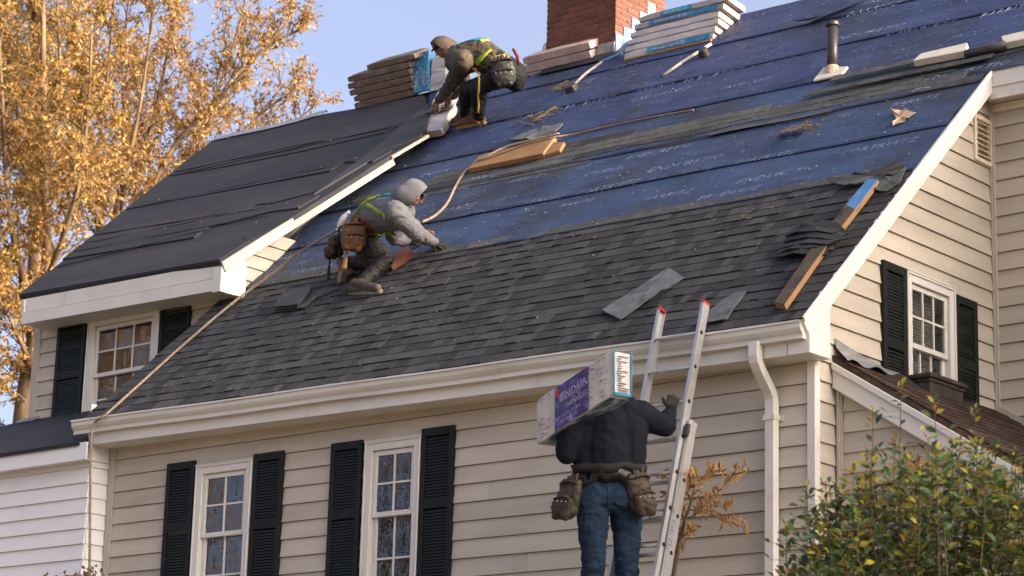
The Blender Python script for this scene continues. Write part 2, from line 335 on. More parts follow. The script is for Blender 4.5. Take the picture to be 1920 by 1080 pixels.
window((0, Yw, 0), (1, 0, 0), (0, -1, 0), w1, 2, 2, 4.915, label='front window nearer the left corner, two panes wide')
window((0, Yw, 0), (1, 0, 0), (0, -1, 0), w2, 2, 2, 4.936, label='front window nearer the ladder, two panes wide')
window((0, Yd, 0), (1, 0, 0), (0, -1, 0), dw, 3, 2, 7.13, label='dormer window, three panes wide', casing=.11)
window((Lx, 0, 0), (0, 1, 0), (1, 0, 0), gw, 3, 2, 6.21, label='gable window above the small side roof', blind=True)
# ---- louvred shutters: frame with each slat its own piece
def shutter(O, A, N, x0, x1, z0, z1, mid, label=None):
    O, A, N = (np.array(q, float) for q in (O, A, N)); Z = V(0, 0, 1)
    bx = lambda m_, a0, a1, b0, b1, n0, n1: m_.box(O+A*a0+Z*b0+N*n0, A*(a1-a0), Z*(b1-b0), N*(n1-n0))
    s = MB(); st = .055
    bx(s, x0, x0+st, z0, z1, .012, .05); bx(s, x1-st, x1, z0, z1, .012, .05)
    for (b0, b1) in ((z1-.075, z1), (mid-.045, mid+.045), (z0, z0+.095)): bx(s, x0+st, x1-st, b0, b1, .013, .049)
    bx(s, x0+st, x1-st, z0+.05, z1-.05, .010, .016)
    so = bevel(s.build('shutter', SHUT, house), .005)
    if label: so['label'] = label
    wdt = x1-x0-2*st+.004; me = None
    for (b0, b1) in ((mid+.045, z1-.075), (z0+.095, mid-.045)):
        n = int((b1-b0)/.0275)
        for k in range(n):
            z = b0+(k+.5)*(b1-b0)/n
            if me is None:
                q = MB(); q.box(V(-wdt/2, -.002, -.012), (wdt, 0, 0), V(0, -.022, -.016), V(0, .0045, .020)*1.)
                me = bpy.data.meshes.new('slat'); me.from_pydata(q.v, [], q.f); me.materials.append(SHUT)
            place('slat', me, so, frame(O+A*(x0+x1)/2+Z*(z+.004)+N*.020, A, -N, Z))
    return so
Ow, Aw, Nw = (0, Yw, 0), (1, 0, 0), (0, -1, 0)
shutter(Ow, Aw, Nw, -17.736, -17.336, 4.0, 5.665, 5.02)
shutter(Ow, Aw, Nw, -16.510, -16.108, 4.0, 5.645, 4.96)
shutter(Ow, Aw, Nw, -15.480, -15.082, 4.0, 5.645, 4.97)
shutter(Ow, Aw, Nw, -14.349, -13.960, 4.0, 5.667, 4.98)
Od = (0, Yd, 0)
shutter(Od, Aw, Nw, -21.226, -20.735, 6.68, 7.815, 7.19)
shutter(Od, Aw, Nw, -19.485, -19.005, 6.68, 7.79, 7.19)
Og, Ag, Ng = (Lx, 0, 0), (0, 1, 0), (1, 0, 0)
shutter(Og, Ag, Ng, 16.672, 17.040, 5.78, 6.84, 6.15)
shutter(Og, Ag, Ng, 17.868, 18.232, 5.80, 6.795, 6.20)
# ---- gable vent with louvres
a0, a1, b0, b1 = _vent
f = MB()
for (p0, p1, q0, q1) in ((a0, a0+.04, b0, b1), (a1-.04, a1, b0, b1), (a0+.04, a1-.04, b0, b0+.04), (a0+.04, a1-.04, b1-.04, b1)): f.box((Lx-.02, p0, q0), (.06, 0, 0), (0, p1-p0, 0), (0, 0, q1-q0))
f.bx(Lx-.03, Lx-.022, a0, a1, b0, b1)
gv = bevel(f.build('gable_vent', M('vent_cream', (.62, .53, .42), .6, .06), house), .003)
for k in range(7):
    z = b0+.05+(b1-b0-.09)*(k+.2)/7
    q = MB(); q.box((Lx-.012, a0+.04, z+.042), (.045, 0, -.034), (0, a1-a0-.08, 0), (0, 0, .006)); q.build('slat', MATS['vent_cream'], gv)
# ================================================================== ROOF
uLr = lambda v: .098*v/2.34
uRr = lambda v: 8.548-.0186*v
jun = [uv(*p) for p in ((425, 558), (459, 527), (560, 424), (640, 363), (735, 296), (790, 262), (803, 226), (806, 175), (806, 165))]
def uLeft(v):
    if v <= jun[0][1]: return uLr(v)
    for (a, b) in zip(jun, jun[1:]):
        if v <= b[1]: return a[0]+(b[0]-a[0])*(v-a[1])/(b[1]-a[1])
    return jun[-1][0]
VR = 7.46                                                   # ridge
roof = MB()
deck = [RO(uLr(0)+.02, .14, -.03), RO(8.53, .14, -.03), RO(8.47, 4.33, -.03), RO(13.5, 4.33, -.03), RO(13.5, VR, -.03), RO(-4.4, VR, -.03), RO(-4.4, 6.9, -.03), RO(.0, 2.3, -.03)]
roof.prism(deck, -en*.09)
bk = [RO(-4.4, VR, -.032), RO(13.5, VR, -.032)]; dn = V(0, .73, -.68)*5
roof.prism([bk[0], bk[1], bk[1]+dn, bk[0]+dn], V(0, -.05, -.07))
roofo = roof.build('roof', FELT, house)
def wr(u, v):                                              # small wrinkles of the sheet
    return .008*noise.noise(Vector((u*.9, v*3.2, 3))) + .008*noise.noise(Vector((u*2.2+v*2, v*7, 8))) + .006*max(0, noise.noise(Vector((u*1.4-v*1.8, v*2.6+u*.4, 18)))*2-.5)
VS = 2.42; SW = .84
NS = 7
def sheet_h(u, v):
    k = max(0, int((v-VS)/SW)); t = (v-VS-k*SW)/SW
    return .006 + .012*max(0, 1-t) + wr(u, v)*(.6+.4*(1-t)) + hole(u, v)
hu, hv = uv(1478, 268)
def hole(u, v):
    d2 = ((u-hu)/.22)**2+((v-hv)/.16)**2
    r = math.sqrt(((u-hu)/.09)**2+((v-hv-.0)/.05)**2)
    return .045*math.exp(-d2*1.2)*(1 if r > 1 else .25)
for k in range(NS):
    v0 = VS+k*SW; v1 = min(v0+SW+.06, VR+.0)
    if v0 >= VR: break
    mb = MB(); nv = 16
    us = [uLeft(v0), uRr(v0) if v0 < 4.2 else 13.4]
    nu = int((us[1]-us[0])/.09)
    for j in range(nv+1):
        v = v0+(v1-v0)*j/nv
        a = uLeft(v)+.003; b = (uRr(v)-.0) if v < 4.28 else 13.4
        for i in range(nu+1):
            u = a+(b-a)*i/nu
            t = (v-v0)/SW
            vv = v + (.012*noise.noise(Vector((u*.7, k*5., 1))) if j == 0 else 0)
            mb.v.append(tuple(RO(u, vv, .006 + .012*max(0, 1-t) + wr(u, v)*(.6+.4*(1-t)) + hole(u, v) - .004*max(0, t-1)*16)))
    for j in range(nv):
        for i in range(nu):
            q = j*(nu+1)+i; mb.f.append((q, q+1, q+nu+2, q+nu+1)); mb.m.append(0)
    b0 = len(mb.v)                                         # the turned down lower edge
    for i in range(nu+1):
        p = np.array(mb.v[i]); mb.v.append(tuple(p-en*.009))
    for i in range(nu): mb.f.append((b0+i, b0+i+1, i+1, i)); mb.m.append(1)
    # patch of sheet between rake break and the upper field sits in the same strip
    so = smoothed(mb.build('underlayment_strip', [UND if k < 3 else UNDP, SHE], roofo, fix=False))
# ---- shingles
shm = []
for th in (.007, .0085, .0145):
    q = MB(); L = .2
    q.mesh([(0, 0, .006), (1, 0, .006), (1, 0, .006+th), (0, 0, .006+th), (0, L, -.0008), (1, L, -.0008), (1, L, .0062), (0, L, .0062)],
           [(3, 2, 6, 7), (0, 3, 7, 4), (2, 1, 5, 6)], 0)
    q.mesh([(0, 0, .006), (1, 0, .006), (1, 0, .006+th), (0, 0, .006+th)], [(0, 1, 2, 3)], 1)
    me = bpy.data.meshes.new('shingle'); me.from_pydata(q.v, [], q.f); me.materials.append(SHG); me.materials.append(SHE); me.polygons.foreach_set('material_index', q.m); shm.append(me)
tabs = []
k = 0; EX = .1435
while True:
    v = .012+k*EX
    if v > 2.38: break
    a = uLr(v)-.03+random.uniform(-.012, .012); end = uRr(v)+.012; u = a
    if v > 2.33: a = u = uLeft(v)
    while u < end-.02:
        wd = min(random.choice((.09, .11, .13, .15, .17, .19, .22)), end-u)
        if end-u-wd < .06: wd = end-u
        tabs.append((u, v+random.uniform(-.003, .003), wd, random.choices((0, 1, 2), (4, 3, 3))[0])); u += wd
    k += 1
NCOURSE = k
tabs.sort(key=lambda q: np.linalg.norm(RO(q[0], q[1])-CAM)/math.sqrt(q[2]))
for (u, v, wd, ti) in tabs[:300]:
    place('shingle', shm[ti], roofo, frame(RO(u+.0025, v), ex*(wd-.005), es, en))
mb = MB()
for (u, v, wd, ti) in tabs[300:]:
    me = shm[ti]; vs = [RO(u+.0025+p.co.x*(wd-.005), v+p.co.y, p.co.z) for p in me.vertices]
    b = len(mb.v); mb.v += [tuple(p) for p in vs]
    for p in me.polygons: mb.f.append(tuple(b+i for i in p.vertices)); mb.m.append(p.material_index)
o = mb.build('shingle_field', [SHG, SHE], roofo, fix=False); o['kind'] = 'stuff'
# plain grey headlap above the last course, and the grey strips half way up the slope
def strip(u0, u1, v0, v1, h, mat=GSTR, name='starter_strip', th=.008, wav=0., follow=False):
    mb = MB(); n = max(2, int((u1-u0)/.15))
    for i in range(n+1):
        u = u0+(u1-u0)*i/n; d = wav*noise.noise(Vector((u*1.3, v0*4, 5)))
        for (vv, hh) in ((v0+d, h), (v0+d, h+th), (v1+d, h+th*.7), (v1+d, h-.004)): mb.v.append(tuple(RO(u, vv, hh+(sheet_h(u, vv) if follow else 0))))
    for i in range(n):
        for a in range(3): mb.f.append((i*4+a, i*4+4+a, i*4+5+a, i*4+1+a)); mb.m.append(1 if a == 0 else 0)
    mb.f.append((0, 1, 2, 3)); mb.m.append(0); mb.f.append((n*4+3, n*4+2, n*4+1, n*4)); mb.m.append(0)
    return mb.build(name, [mat, SHE], roofo, fix=False)
vt = .012+NCOURSE*EX
u = uv(470, 545)[0]
for L in (1.0, 1.02, 1.0, .98, 1.0, 1.0, 1.0, 1.0, .9):
    if u > 8.3: break
    strip(u, min(u+L-.004, 8.48), vt-.012, vt+.125, .012, th=.009, wav=.004); u += L
rb = random.Random(21)
DKB = M('dark_band', (.036, .036, .042), .9, .25, 5, .5, 60, .2, col2=(.065, .064, .062), c2t=(.5, .7), c2s=3)
for row, vv in enumerate((4.06, 4.19, 4.31, 4.43, 4.55)):
    u = uLeft(vv)+(.9, .5, .25, 1.3, 2.2)[row]+rb.uniform(0, .3)
    while u < (8.2 if vv < 4.3 else 11.5):
        L = rb.uniform(.5, 1.9); L = min(L, 8.38-u) if vv < 4.3 else L
        if rb.random() < (.90, .9, .95, .85, .5)[row] and L > .2: strip(u, u+L-.01, vv+rb.uniform(-.012, .012)+(.09*(u-4)/6), vv+.14+(.09*(u-4)/6), .0005+.002*(4-row)*0+.0012*row+rb.uniform(0, .001), rb.choice((GSTR, GSTR, DKB)), wav=.03, th=.0035, follow=True)
        u += L
for (p0, p1, wd, h) in (((1510, 190), (1860, 118), .10, .05), ((1560, 160), (1905, 92), .12, .052), ((1330, 262), (1560, 215), .06, .034)):
    (ua, va), (ub, vb) = uv(*p0), uv(*p1)
    strip(ua, ub, (va+vb)/2, (va+vb)/2+wd, h, wav=.03, th=.006)
# ---- right rake board, cornice return, eave trim
def rake(p, q, N, up, depth, th, name, mat=WHITE, parent=house):
    mb = MB(); mb.box(p, np.array(q)-np.array(p), np.array(up)*-depth, np.array(N)*th); return mb.build(name, mat, parent)
r0 = RO(uRr(0)+.0, .02, .010); r1 = RO(uRr(4.27), 4.27, .010); perp = nrm(en*V(0, 1, 1))
ou = V(1, 0, 0)
mb = MB(); xo = r0[0]-.03
r0[0] = r1[0] = xo; mb.box(r0, r1-r0, -perp*.155, ou*.03); bevel(mb.build('rake_board', WHITE, house), .004)
mb = MB(); mb.box(r0+ou*.031+perp*.012, r1-r0, -perp*.045, ou*.018); bevel(mb.build('rake_moulding', WHITE, house), .004)
mb = MB(); mb.box(r0-perp*.12-ou*.17, r1-r0, -perp*.012, ou*.17); mb.build('rake_soffit', SOF, house)
zs = 5.79                                                   # eave soffit level (right end)
tilt = (eR[2]-eL[2])/(eR[0]-eL[0])
zt = lambda x: eR[2]+(x-eR[0])*tilt                         # gutter lip height along the eave
# cornice return box at the right corner
mb = MB(); xr = xo+.034
poly = [(xr, 15.40, zt(Lx)-.235), (xr, 15.40, zt(Lx)+.06), (xr, 15.70, zt(Lx)+.315), (xr, 15.70, zt(Lx)-.235)]
mb.prism(poly, V(-.21, 0, 0)); bevel(mb.build('cornice_return', WHITE, house), .004)
# fascia and soffit
a, b = X0-.06, xr-.215
mb = MB(); mb.box((a, 15.40, zt(a)-.235), (b-a, 0, zt(b)-zt(a)), (0, .025, 0), (0, 0, .25)); mb.build('fascia', WHITE, house)
mb = MB(); mb.box((a, 15.425, zt(a)-.232), (b-a, 0, zt(b)-zt(a)), (0, .30, 0), (0, 0, .012)); mb.build('soffit', SOF, house)
mb = MB(); mb.box((X0-.07, 15.40, zt(a)-.235), (.02, 0, 0), (0, .34, 0), (0, 0, .42)); mb.build('eave_end', WHITE, house)
# K-style gutter
prof = [(0, 0), (-.002, -.018), (.012, -.022), (.014, -.06), (.03, -.085), (.05, -.105), (.052, -.128), (.045, -.14), (.105, -.145), (.105, -.005), (.098, -.005), (.098, -.13), (.06, -.125), (.02, -.05), (.014, -.006)]
g0, g1 = -18.83, xo-.0
gp = [(g0+(g1-g0)*i/24, 15.292, zt(g0+(g1-g0)*i/24)+.014+.004*math.sin(i*.8)) for i in range(25)]
mb = MB(); mb.sweep(gp, prof, (0, 1, 0), (0, 0, 1)); gut = mb.build('gutter', GUT, house)
mb = MB(); mb.prism([V(*gp[0])+V(-.004, 0, 0)+V(0, p, q) for p, q in prof[:10]], V(.004, 0, 0)); mb.build('gutter_end_cap', GUT, house)
mb = MB(); mb.prism([V(*gp[-1])+V(0, p, q) for p, q in prof[:10]], V(.004, 0, 0)); mb.build('gutter_end_cap', GUT, house)
for i in range(12):
    x = g0+.4+i*.72; mb = MB(); mb.box((x, 15.30, zt(x)-.006), (.02, 0, 0), (0, .10, .0), (0, 0, .004)); mb.build('gutter_hanger', GUT, house)
# downspout with elbows, ribbed front
def ribbed(w_, d_):
    pr = []; n = 9
    for i in range(n): pr.append((-w_/2+w_*i/(n-1), -d_/2-(.004 if i % 2 else 0)))
    pr += [(w_/2, d_/2), (-w_/2, d_/2)]; return pr
xd = -10.529; xe = -10.558; pth = []
zb = zt(xd)-.13
dx = xe-xd
ctr = [(xd, 15.345, zb+.02), (xd, 15.345, zb-.09), (xd+dx*.06, 15.358, zb-.13), (xd+dx*.2, 15.40, zb-.18), (xd+dx*.55, 15.50, zb-.265), (xd+dx*.85, 15.585, zb-.335), (xd+dx*.97, 15.615, zb-.385), (xe, 15.622, zb-.44), (xe, 15.622, zb-.55), (xe, 15.622, .2)]
dsm = MB(); pr = ribbed(.092, .072); b0 = 0
for i, c in enumerate(ctr):
    c = V(*c); t = nrm(V(*ctr[min(i+1, len(ctr)-1)])-V(*ctr[max(i-1, 0)])); A = V(1, 0, 0); B = nrm(np.cross(t, A)); B = B if B[1] > 0 else -B
    for (p, q) in pr: dsm.v.append(tuple(c+A*p+B*q))
n = len(pr)
for i in range(len(ctr)-1):
    for k in range(n): k2 = (k+1) % n; dsm.f.append((i*n+k, i*n+k2, (i+1)*n+k2, (i+1)*n+k)); dsm.m.append(0)
dsp = bevel(dsm.build('downspout', WHITE, house), .006)
for zz in (5.36,): mb = MB(); mb.bx(xe-.09, xe+.09, 15.655, 15.665, zz-.022, zz+.022); mb.bx(xe-.055, xe+.055, 15.574, 15.668, zz-.02, zz+.02); mb.build('downspout_strap', WHITE, dsp)
# ---- upper eave of the cross wing on the right
yE = RO(8.5, 4.3)[1]-.0; zE = RO(8.5, 4.3)[2]
zx = lambda x: zE+(x-Lx)*tilt
x0_, x1_ = xo+.0, -5.
mb = MB(); mb.box((x0_, yE-.02, zx(x0_)-.15), (x1_-x0_, 0, zx(x1_)-zx(x0_)), (0, .03, 0), (0, 0, .15)); mb.build('fascia', WHITE, house)
mb = MB(); mb.box((x0_+.0, yE-.005, zx(x0_)-.262), (x1_-x0_, 0, zx(x1_)-zx(x0_)), (0, .03, 0), (0, 0, .11)); mb.build('fascia', WHITE, house)
for i in range(12):
    xs = Lx+.06+i*.4; mb = MB(); mb.box((xs, yE+.02, zx(xs)-.25), (.397, 0, .397*tilt), (0, .26, 0), (0, 0, .01)); mb.build('soffit_panel', M('soffit_cream', (.5, .44, .37), .6, .05), house)
mb = MB(); mb.box((Lx+.056, Yr-.045, zx(Lx)-.33), (4.8, 0, 4.8*tilt), (0, .04, 0), (0, 0, .07)); mb.build('frieze_board', M('frieze_cream', (.55, .48, .4), .6, .05), house)
# ---- dormer roof, fascia, rake, cheek
e0 = at(412, 488, (0, 1, 0), (0, 16.596, 0)); rg = RP(610, 213); dN = nrm(np.cross(ex, rg-e0)); dS = np.cross(dN, ex)
DPl = lambda x, y, h=0: at(x, y, dN, e0+dN*h)
dpx = [(35, 555), (413, 489), (575, 390), (735, 289), (790, 258), (806, 222), (795, 178), (670, 203), (610, 213), (405, 258)]
mb = MB(); mb.prism([DPl(*p) for p in dpx], -dN*.05); dro = mb.build('dormer_roof', FELT, house)
def felt(pxs, h, mat=FELT):
    # a felt lap: polygon on the dormer plane, thin but raised
    P = [DPl(*p) for p in pxs]; m_ = MB(); m_.prism([q+dN*h for q in P], -dN*(h-.001)); return m_.build('felt_strip', mat, dro)
for i, pl in enumerate([[(36, 554), (412, 488), (440, 470), (478, 447), (500, 437), (250, 480), (90, 510)],
           [(118, 488), (365, 447), (392, 428), (512, 398), (560, 392), (600, 368), (225, 442), (150, 462)],
           [(150, 462), (440, 407), (482, 384), (512, 382), (595, 360), (640, 330), (640, 322), (235, 395)],
           [(235, 395), (500, 345), (620, 322), (648, 305), (700, 305), (735, 285), (735, 272), (310, 335)],
           [(310, 335), (560, 286), (720, 250), (742, 238), (770, 258), (790, 240), (798, 215), (370, 285)]]):
    felt(pl, .012+.006*(i % 2))
felt([(590, 366), (732, 281), (790, 257), (806, 224), (806, 195), (690, 290)], .020, M('grey_felt', (.042, .043, .049), .85, .15, 2, .3, 20, world=True))
# thin fold lines
for (p, q) in (((110, 500), (395, 428)), ((160, 456), (505, 387)), ((140, 472), (510, 402)), ((240, 392), (640, 308)), ((318, 330), (735, 238)), ((330, 322), (610, 262)), ((180, 440), (440, 398))):
    m_ = MB(); m_.tube([DPl(p[0]+(q[0]-p[0])*i/9, p[1]+(q[1]-p[1])*i/9, .017+.004*math.sin(i*1.7)) for i in range(10)], .008, 5); smoothed(m_.build('felt_fold', FELT, dro))
# ridge flashing strip curling at left
m_ = MB(); pts = [(404, 260), (450, 250), (500, 240), (560, 225), (600, 212), (612, 210)]
for i, p in enumerate(pts):
    c = DPl(*p, .02+.01*(i > 3)); m_.v += [tuple(c-dS*.05), tuple(c+dS*.02+dN*.022), tuple(c+dS*.03-dN*.01)]
for i in range(len(pts)-1):
    for a in range(2): m_.f.append((i*3+a, i*3+3+a, i*3+4+a, i*3+1+a)); m_.m.append(0)
m_.build('ridge_flashing', M('pale_metal', (.36, .38, .42), .4, .15, 4, metal=.3), dro)
fL, fR = at(45, 560, (0, 1, 0), (0, 16.60, 0)), at(413, 492, (0, 1, 0), (0, 16.60, 0))
zf = lambda x: fL[2]+(x-fL[0])*(fR[2]-fL[2])/(fR[0]-fL[0])
xa, xb = -21.50, -18.17
mb = MB(); mb.box((xa, 16.62, zf(xa)-.155), (xb-xa, 0, zf(xb)-zf(xa)), (0, .05, 0), (0, 0, .155)); mb.build('dormer_fascia', WHITE, house)
mb = MB(); mb.box((xa+.06, 16.597, zf(xa)-.30), (xb-xa-.06, 0, zf(xb)-zf(xa)), (0, .05, 0), (0, 0, .132)); mb.build('dormer_fascia', WHITE, house)
mb = MB(); mb.box((xa+.06, 16.652, zf(xa)-.298), (xb-xa-.06, 0, zf(xb)-zf(xa)), (0, .40, .0), (0, 0, .012)); mb.build('dormer_soffit', SOF, house)
mb = MB(); mb.box((xa+.055, 16.605, zf(xa)-.30), (.02, 0, 0), (0, .45, 0), (0, 0, .28)); mb.build('dormer_soffit_end', WHITE, house)
mb = MB(); mb.bx(-21.5, -18.45, Yd-.05, Yd-.022, 7.80, 7.86); mb.build('frieze_board', TANB, house)
# dormer rake (two faced) and return box
p0, p1 = DPl(414, 492, -.012), DPl(733, 291, -.012); rd = p1-p0
side = nrm(np.cross(rd, dN)); side = side if side[0] > 0 else -side
mb = MB(); mb.box(p0-side*.01, rd, side*.035, -dN*.055); bevel(mb.build('dormer_rake', DIRTYW, house), .004)
mb = MB(); mb.box(p0-side*.06-dN*.056, rd, side*.072, -dN*.062); bevel(mb.build('dormer_rake', DIRTYW, house), .004)
p2_, p3_ = DPl(728, 294, -.012), DPl(797, 253, -.005)
mb = MB(); mb.box(p2_+side*.012, p3_-p2_, side*.05, -dN*.035); bevel(mb.build('rake_flashing', DIRTYW, house), .004)
mb = MB(); q0 = at(412, 500, (0, 1, 0), (0, 16.595, 0))
bxp = [q0+V(.03, 0, .0), q0+V(.03, 0, -.27), q0+V(.03, .36, -.27), q0+V(.03, .36, .14)]
mb.prism(bxp, V(-.13, 0, 0)); bevel(mb.build('cornice_return', WHITE, house), .004)
# cheek wall (clapboards) between rake and main roof
ck = MB(); xc = -18.30
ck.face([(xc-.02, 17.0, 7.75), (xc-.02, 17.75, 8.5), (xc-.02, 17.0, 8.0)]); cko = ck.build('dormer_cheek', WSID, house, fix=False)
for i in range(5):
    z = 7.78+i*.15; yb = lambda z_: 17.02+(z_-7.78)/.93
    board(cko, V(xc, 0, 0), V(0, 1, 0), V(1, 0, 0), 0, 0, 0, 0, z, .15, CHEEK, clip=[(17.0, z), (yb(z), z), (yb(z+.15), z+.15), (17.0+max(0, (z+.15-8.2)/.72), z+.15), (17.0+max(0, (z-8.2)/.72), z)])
# step flashing along the junction
m_ = MB(); P = [(432, 556), (459, 528), (500, 488), (560, 428), (620, 380), (690, 330), (735, 300), (770, 277), (800, 255)]
for i, p in enumerate(P):
    c = RP(*p, .014); m_.v += [tuple(c+en*.05-ex*.03), tuple(c+ex*.01), tuple(c+ex*(.07 if i < 6 else .12))]
for i in range(len(P)-1):
    for a in range(2): m_.f.append((i*3+a, i*3+1+a, i*3+4+a, i*3+3+a)); m_.m.append(0)
m_.build('valley_flashing', M('worn_flashing', (.28, .28, .3), .5, .3, 6, col2=(.05, .05, .06), c2t=(.45, .6), c2s=3), roofo)
# ---- chimney of separate bricks
q = RP(1153, 100); cx1, cy0 = q[0], q[1]; cx0 = RP(1027, 127)[0]; cy1 = cy0+.945
z00 = 10.6; z11 = 12.9
mb = MB(); mb.bx(cx0+.008, cx1-.008, cy0+.008, cy1, z00, z11); ch = mb.build('chimney', MORT, house)
bl = .212; bh = .0575; cp = .0715
meB = {}
def bmesh_box(sx, sy, sz):
    k = (round(sx, 3), round(sy, 3), round(sz, 3))
    if k not in meB:
        q = MB(); q.bx(0, sx, 0, sy, 0, sz); me = bpy.data.meshes.new('brick'); me.from_pydata(q.v, [], q.f); me.materials.append(BRICK); meB[k] = me
    return meB[k]
zfl = 11.17
nb = 0
for k in range(16):
    z = zfl+k*cp
    if z > 12.15: break
    off = (k % 2)*.5
    for (axis, L0, L1) in (('x', cx0, cx1), ('y', cy0, cy1)):
        p = (bl+.011)
        s = L0-off*p
        while s < L1-.01:
            a, b = max(s, L0), min(s+bl, L1)
            if b-a > .03:
                j = random.uniform(-.0025, .0025)
                if axis == 'x': place('brick', bmesh_box(b-a, .05, bh), ch, Matrix.Translation((a, cy0+j, z)))
                else: place('brick', bmesh_box(.05, b-a, bh), ch, Matrix.Translation((cx1-.05+j, a, z)))
            s += p
mb = MB(); mb.bx(cx0-.004, cx1+.004, cy0-.006, cy1, 12.13, z11); mb.build('brick_shaft', BRICK, ch)
# flashing: grey counter-flashing in front, stepped pieces on the right side, felt apron
for i in range(4):
    a = cx0+(cx1-cx0)*i/4; m_ = MB(); m_.box((a, cy0-.012, zfl-.135+.004*i), ((cx1-cx0)/4-.004, 0, -.003), (0, .012, 0), (0, 0, .13)); m_.build('counter_flashing', LEAD, ch)
m_ = MB(); m_.prism([RP(1010, 140, .03), RP(1155, 107, .03), V(cx1, cy0-.016, zfl-.12), V(cx0-.01, cy0-.016, zfl-.12)], V(0, -.012, .0)); m_.build('apron', FELT, ch)
m_ = MB(); m_.box(RO(*uv(1022, 134), .0)+V(-.03, 0, 0), V(-.015, 0, 0), V(0, .3, .3), V(0, 0, .33)); m_.build('side_flashing', LEAD, ch)
tn = slope
for i in range(5):
    y = cy0+i*.15; zb_ = 10.98+(y-cy0)*tn
    m_ = MB(); m_.bx(cx1+.001, cx1+.009, y, y+.148, zb_, zb_+.30-.02*(i % 2)); m_.build('step_flashing', BLUEF if i < 3 else LEAD, ch)
# ---- small side roof (lean-to) against the gable wall, its front and rake
yl = 15.95
zt0 = Gp(1565, 668)[2]
dirr = nrm(at(1920, 890, (0, 1, 0), (0, yl, 0))-at(1572, 690, (0, 1, 0), (0, yl, 0)))
L_ = 3.2
a0 = V(Lx+.002, yl-.03, zt0); lt = MB(); lt.prism([a0, a0+dirr*L_, a0+dirr*L_+V(0, Yr-yl, 0), a0+V(0, Yr-yl+.02, 0)], V(0, 0, -.06)); lto = lt.build('side_roof', BRSH, house)
ln_ = nrm(np.cross(dirr, V(0, 1, 0))); ln_ = ln_ if ln_[2] > 0 else -ln_
for i in range(22):
    t = .02+i*.14; y = yl-.02
    while y < Yr-.01:
        wd = min(random.choice((.25, .32, .4)), Yr-y)
        q = MB(); o_ = a0+dirr*t; o_[1] = y
        q.box(o_+ln_*.004, V(0, wd-.005, 0), dirr*.15, ln_*.006+0*ln_); 
        q.v = [tuple(np.array(p)+ln_*(.007*((np.array(p)-o_)@dirr)/.15)) for p in q.v]
        q.build('shingle', BRSH, lto); y += wd
fr = MB(); fr.prism([V(Lx+.03, yl+.05, 3.0), V(-7, yl+.05, 3.0), V(-7, yl+.05, 3.8), V(Lx+.03, yl+.05, zt0-.12)], V(0, .02, 0)); fro = fr.build('side_porch_wall', TAN, house)
sl = dirr[2]/dirr[0]
z = 5.62-.1655*14
zl = at(1600, 772, (0, 1, 0), (0, yl+.05, 0))[2]
z = zl-.1655*12
while z < zt0-.15:
    xt = lambda zz: Lx+(zz-(zt0-.13))/sl
    xA = max(xt(z), Lx+.1); xB = max(xt(z+.1655), Lx+.1)
    if xA > Lx+.12:
        cl = [(Lx+.08, z+.002), (min(xA, -7.2), z+.002), (min(xB, -7.2), z+.1655), (Lx+.08, z+.1655)] if xB > Lx+.101 else [(Lx+.08, z+.002), (xA, z+.002), (Lx+.08, z+.0015+(xA-Lx-.08)*-sl)]
        board(fro, V(0, yl+.05, 0), V(1, 0, 0), V(0, -1, 0), 0, 0, 0, 0, z, .1655, TAN, clip=cl)
    z += .1655
mb = MB(); mb.bx(Lx+.024, Lx+.075, yl+.015, yl+.05, 3.5, zt0-.2); mb.bx(Lx+.035, Lx+.06, yl+.005, yl+.0145, 3.5, zt0-.2); mb.build('corner_board', TANB, house)
r_ = a0+V(.024, -.0, -.065)
mb = MB(); mb.box(r_+V(0, -.03, 0), dirr*L_, V(0, .05, 0), V(0, 0, -.06)); bevel(mb.build('side_rake', WHITE, house), .004)
mb = MB(); mb.box(r_+V(0, -.01, -.061), dirr*L_, V(0, .05, 0), V(0, 0, -.15)); bevel(mb.build('side_rake', WHITE, house), .004)
mb = MB(); mb.box(r_+V(.02, .045, -.21), dirr*L_, V(0, .03, 0), V(0, 0, -.035)); mb.build('side_rake_trim', TANB, house)
# lifted flashing and the torn sheet at the top of the side roof
m_ = MB(); n = 12
for i in range(n+1):
    t = i/n; y = yl+.0+t*.72; lift = .10*(1-t)**1.2+.02
    m_.v += [(Lx+.026, y, zt0+lift+.02), (Lx+.04+.03*math.sin(t*9), y, zt0+lift*.5), (Lx+.15+.05*t, y, zt0-.06+.02*math.sin(t*14))]
for i in range(n):
    for a in range(2): m_.f.append((i*3+a, i*3+3+a, i*3+4+a, i*3+1+a)); m_.m.append(0)
smoothed(m_.build('bent_flashing', LEAD, lto))
m_ = MB()
for i in range(9):
    t = i/8; y = yl+.5+t*.55
    for a in range(5): m_.v.append((Lx+.03+.06*a, y, zt0-.0-.045*a+.05*math.sin(t*3.14)*math.sin(a*.75)+.02))
for i in range(8):
    for a in range(4): m_.f.append((i*5+a, i*5+5+a, i*5+6+a, i*5+1+a)); m_.m.append(0)
smoothed(m_.build('torn_felt', M('torn_black_felt', (.015, .013, .012), .8, .2), lto))
mb = MB(); mb.box((Lx+.03, Yr-.02, zt0-.02), dirr*3.1, (0, -.03, 0), (0, 0, .07)); mb.build('wall_flashing', TANB, lto)
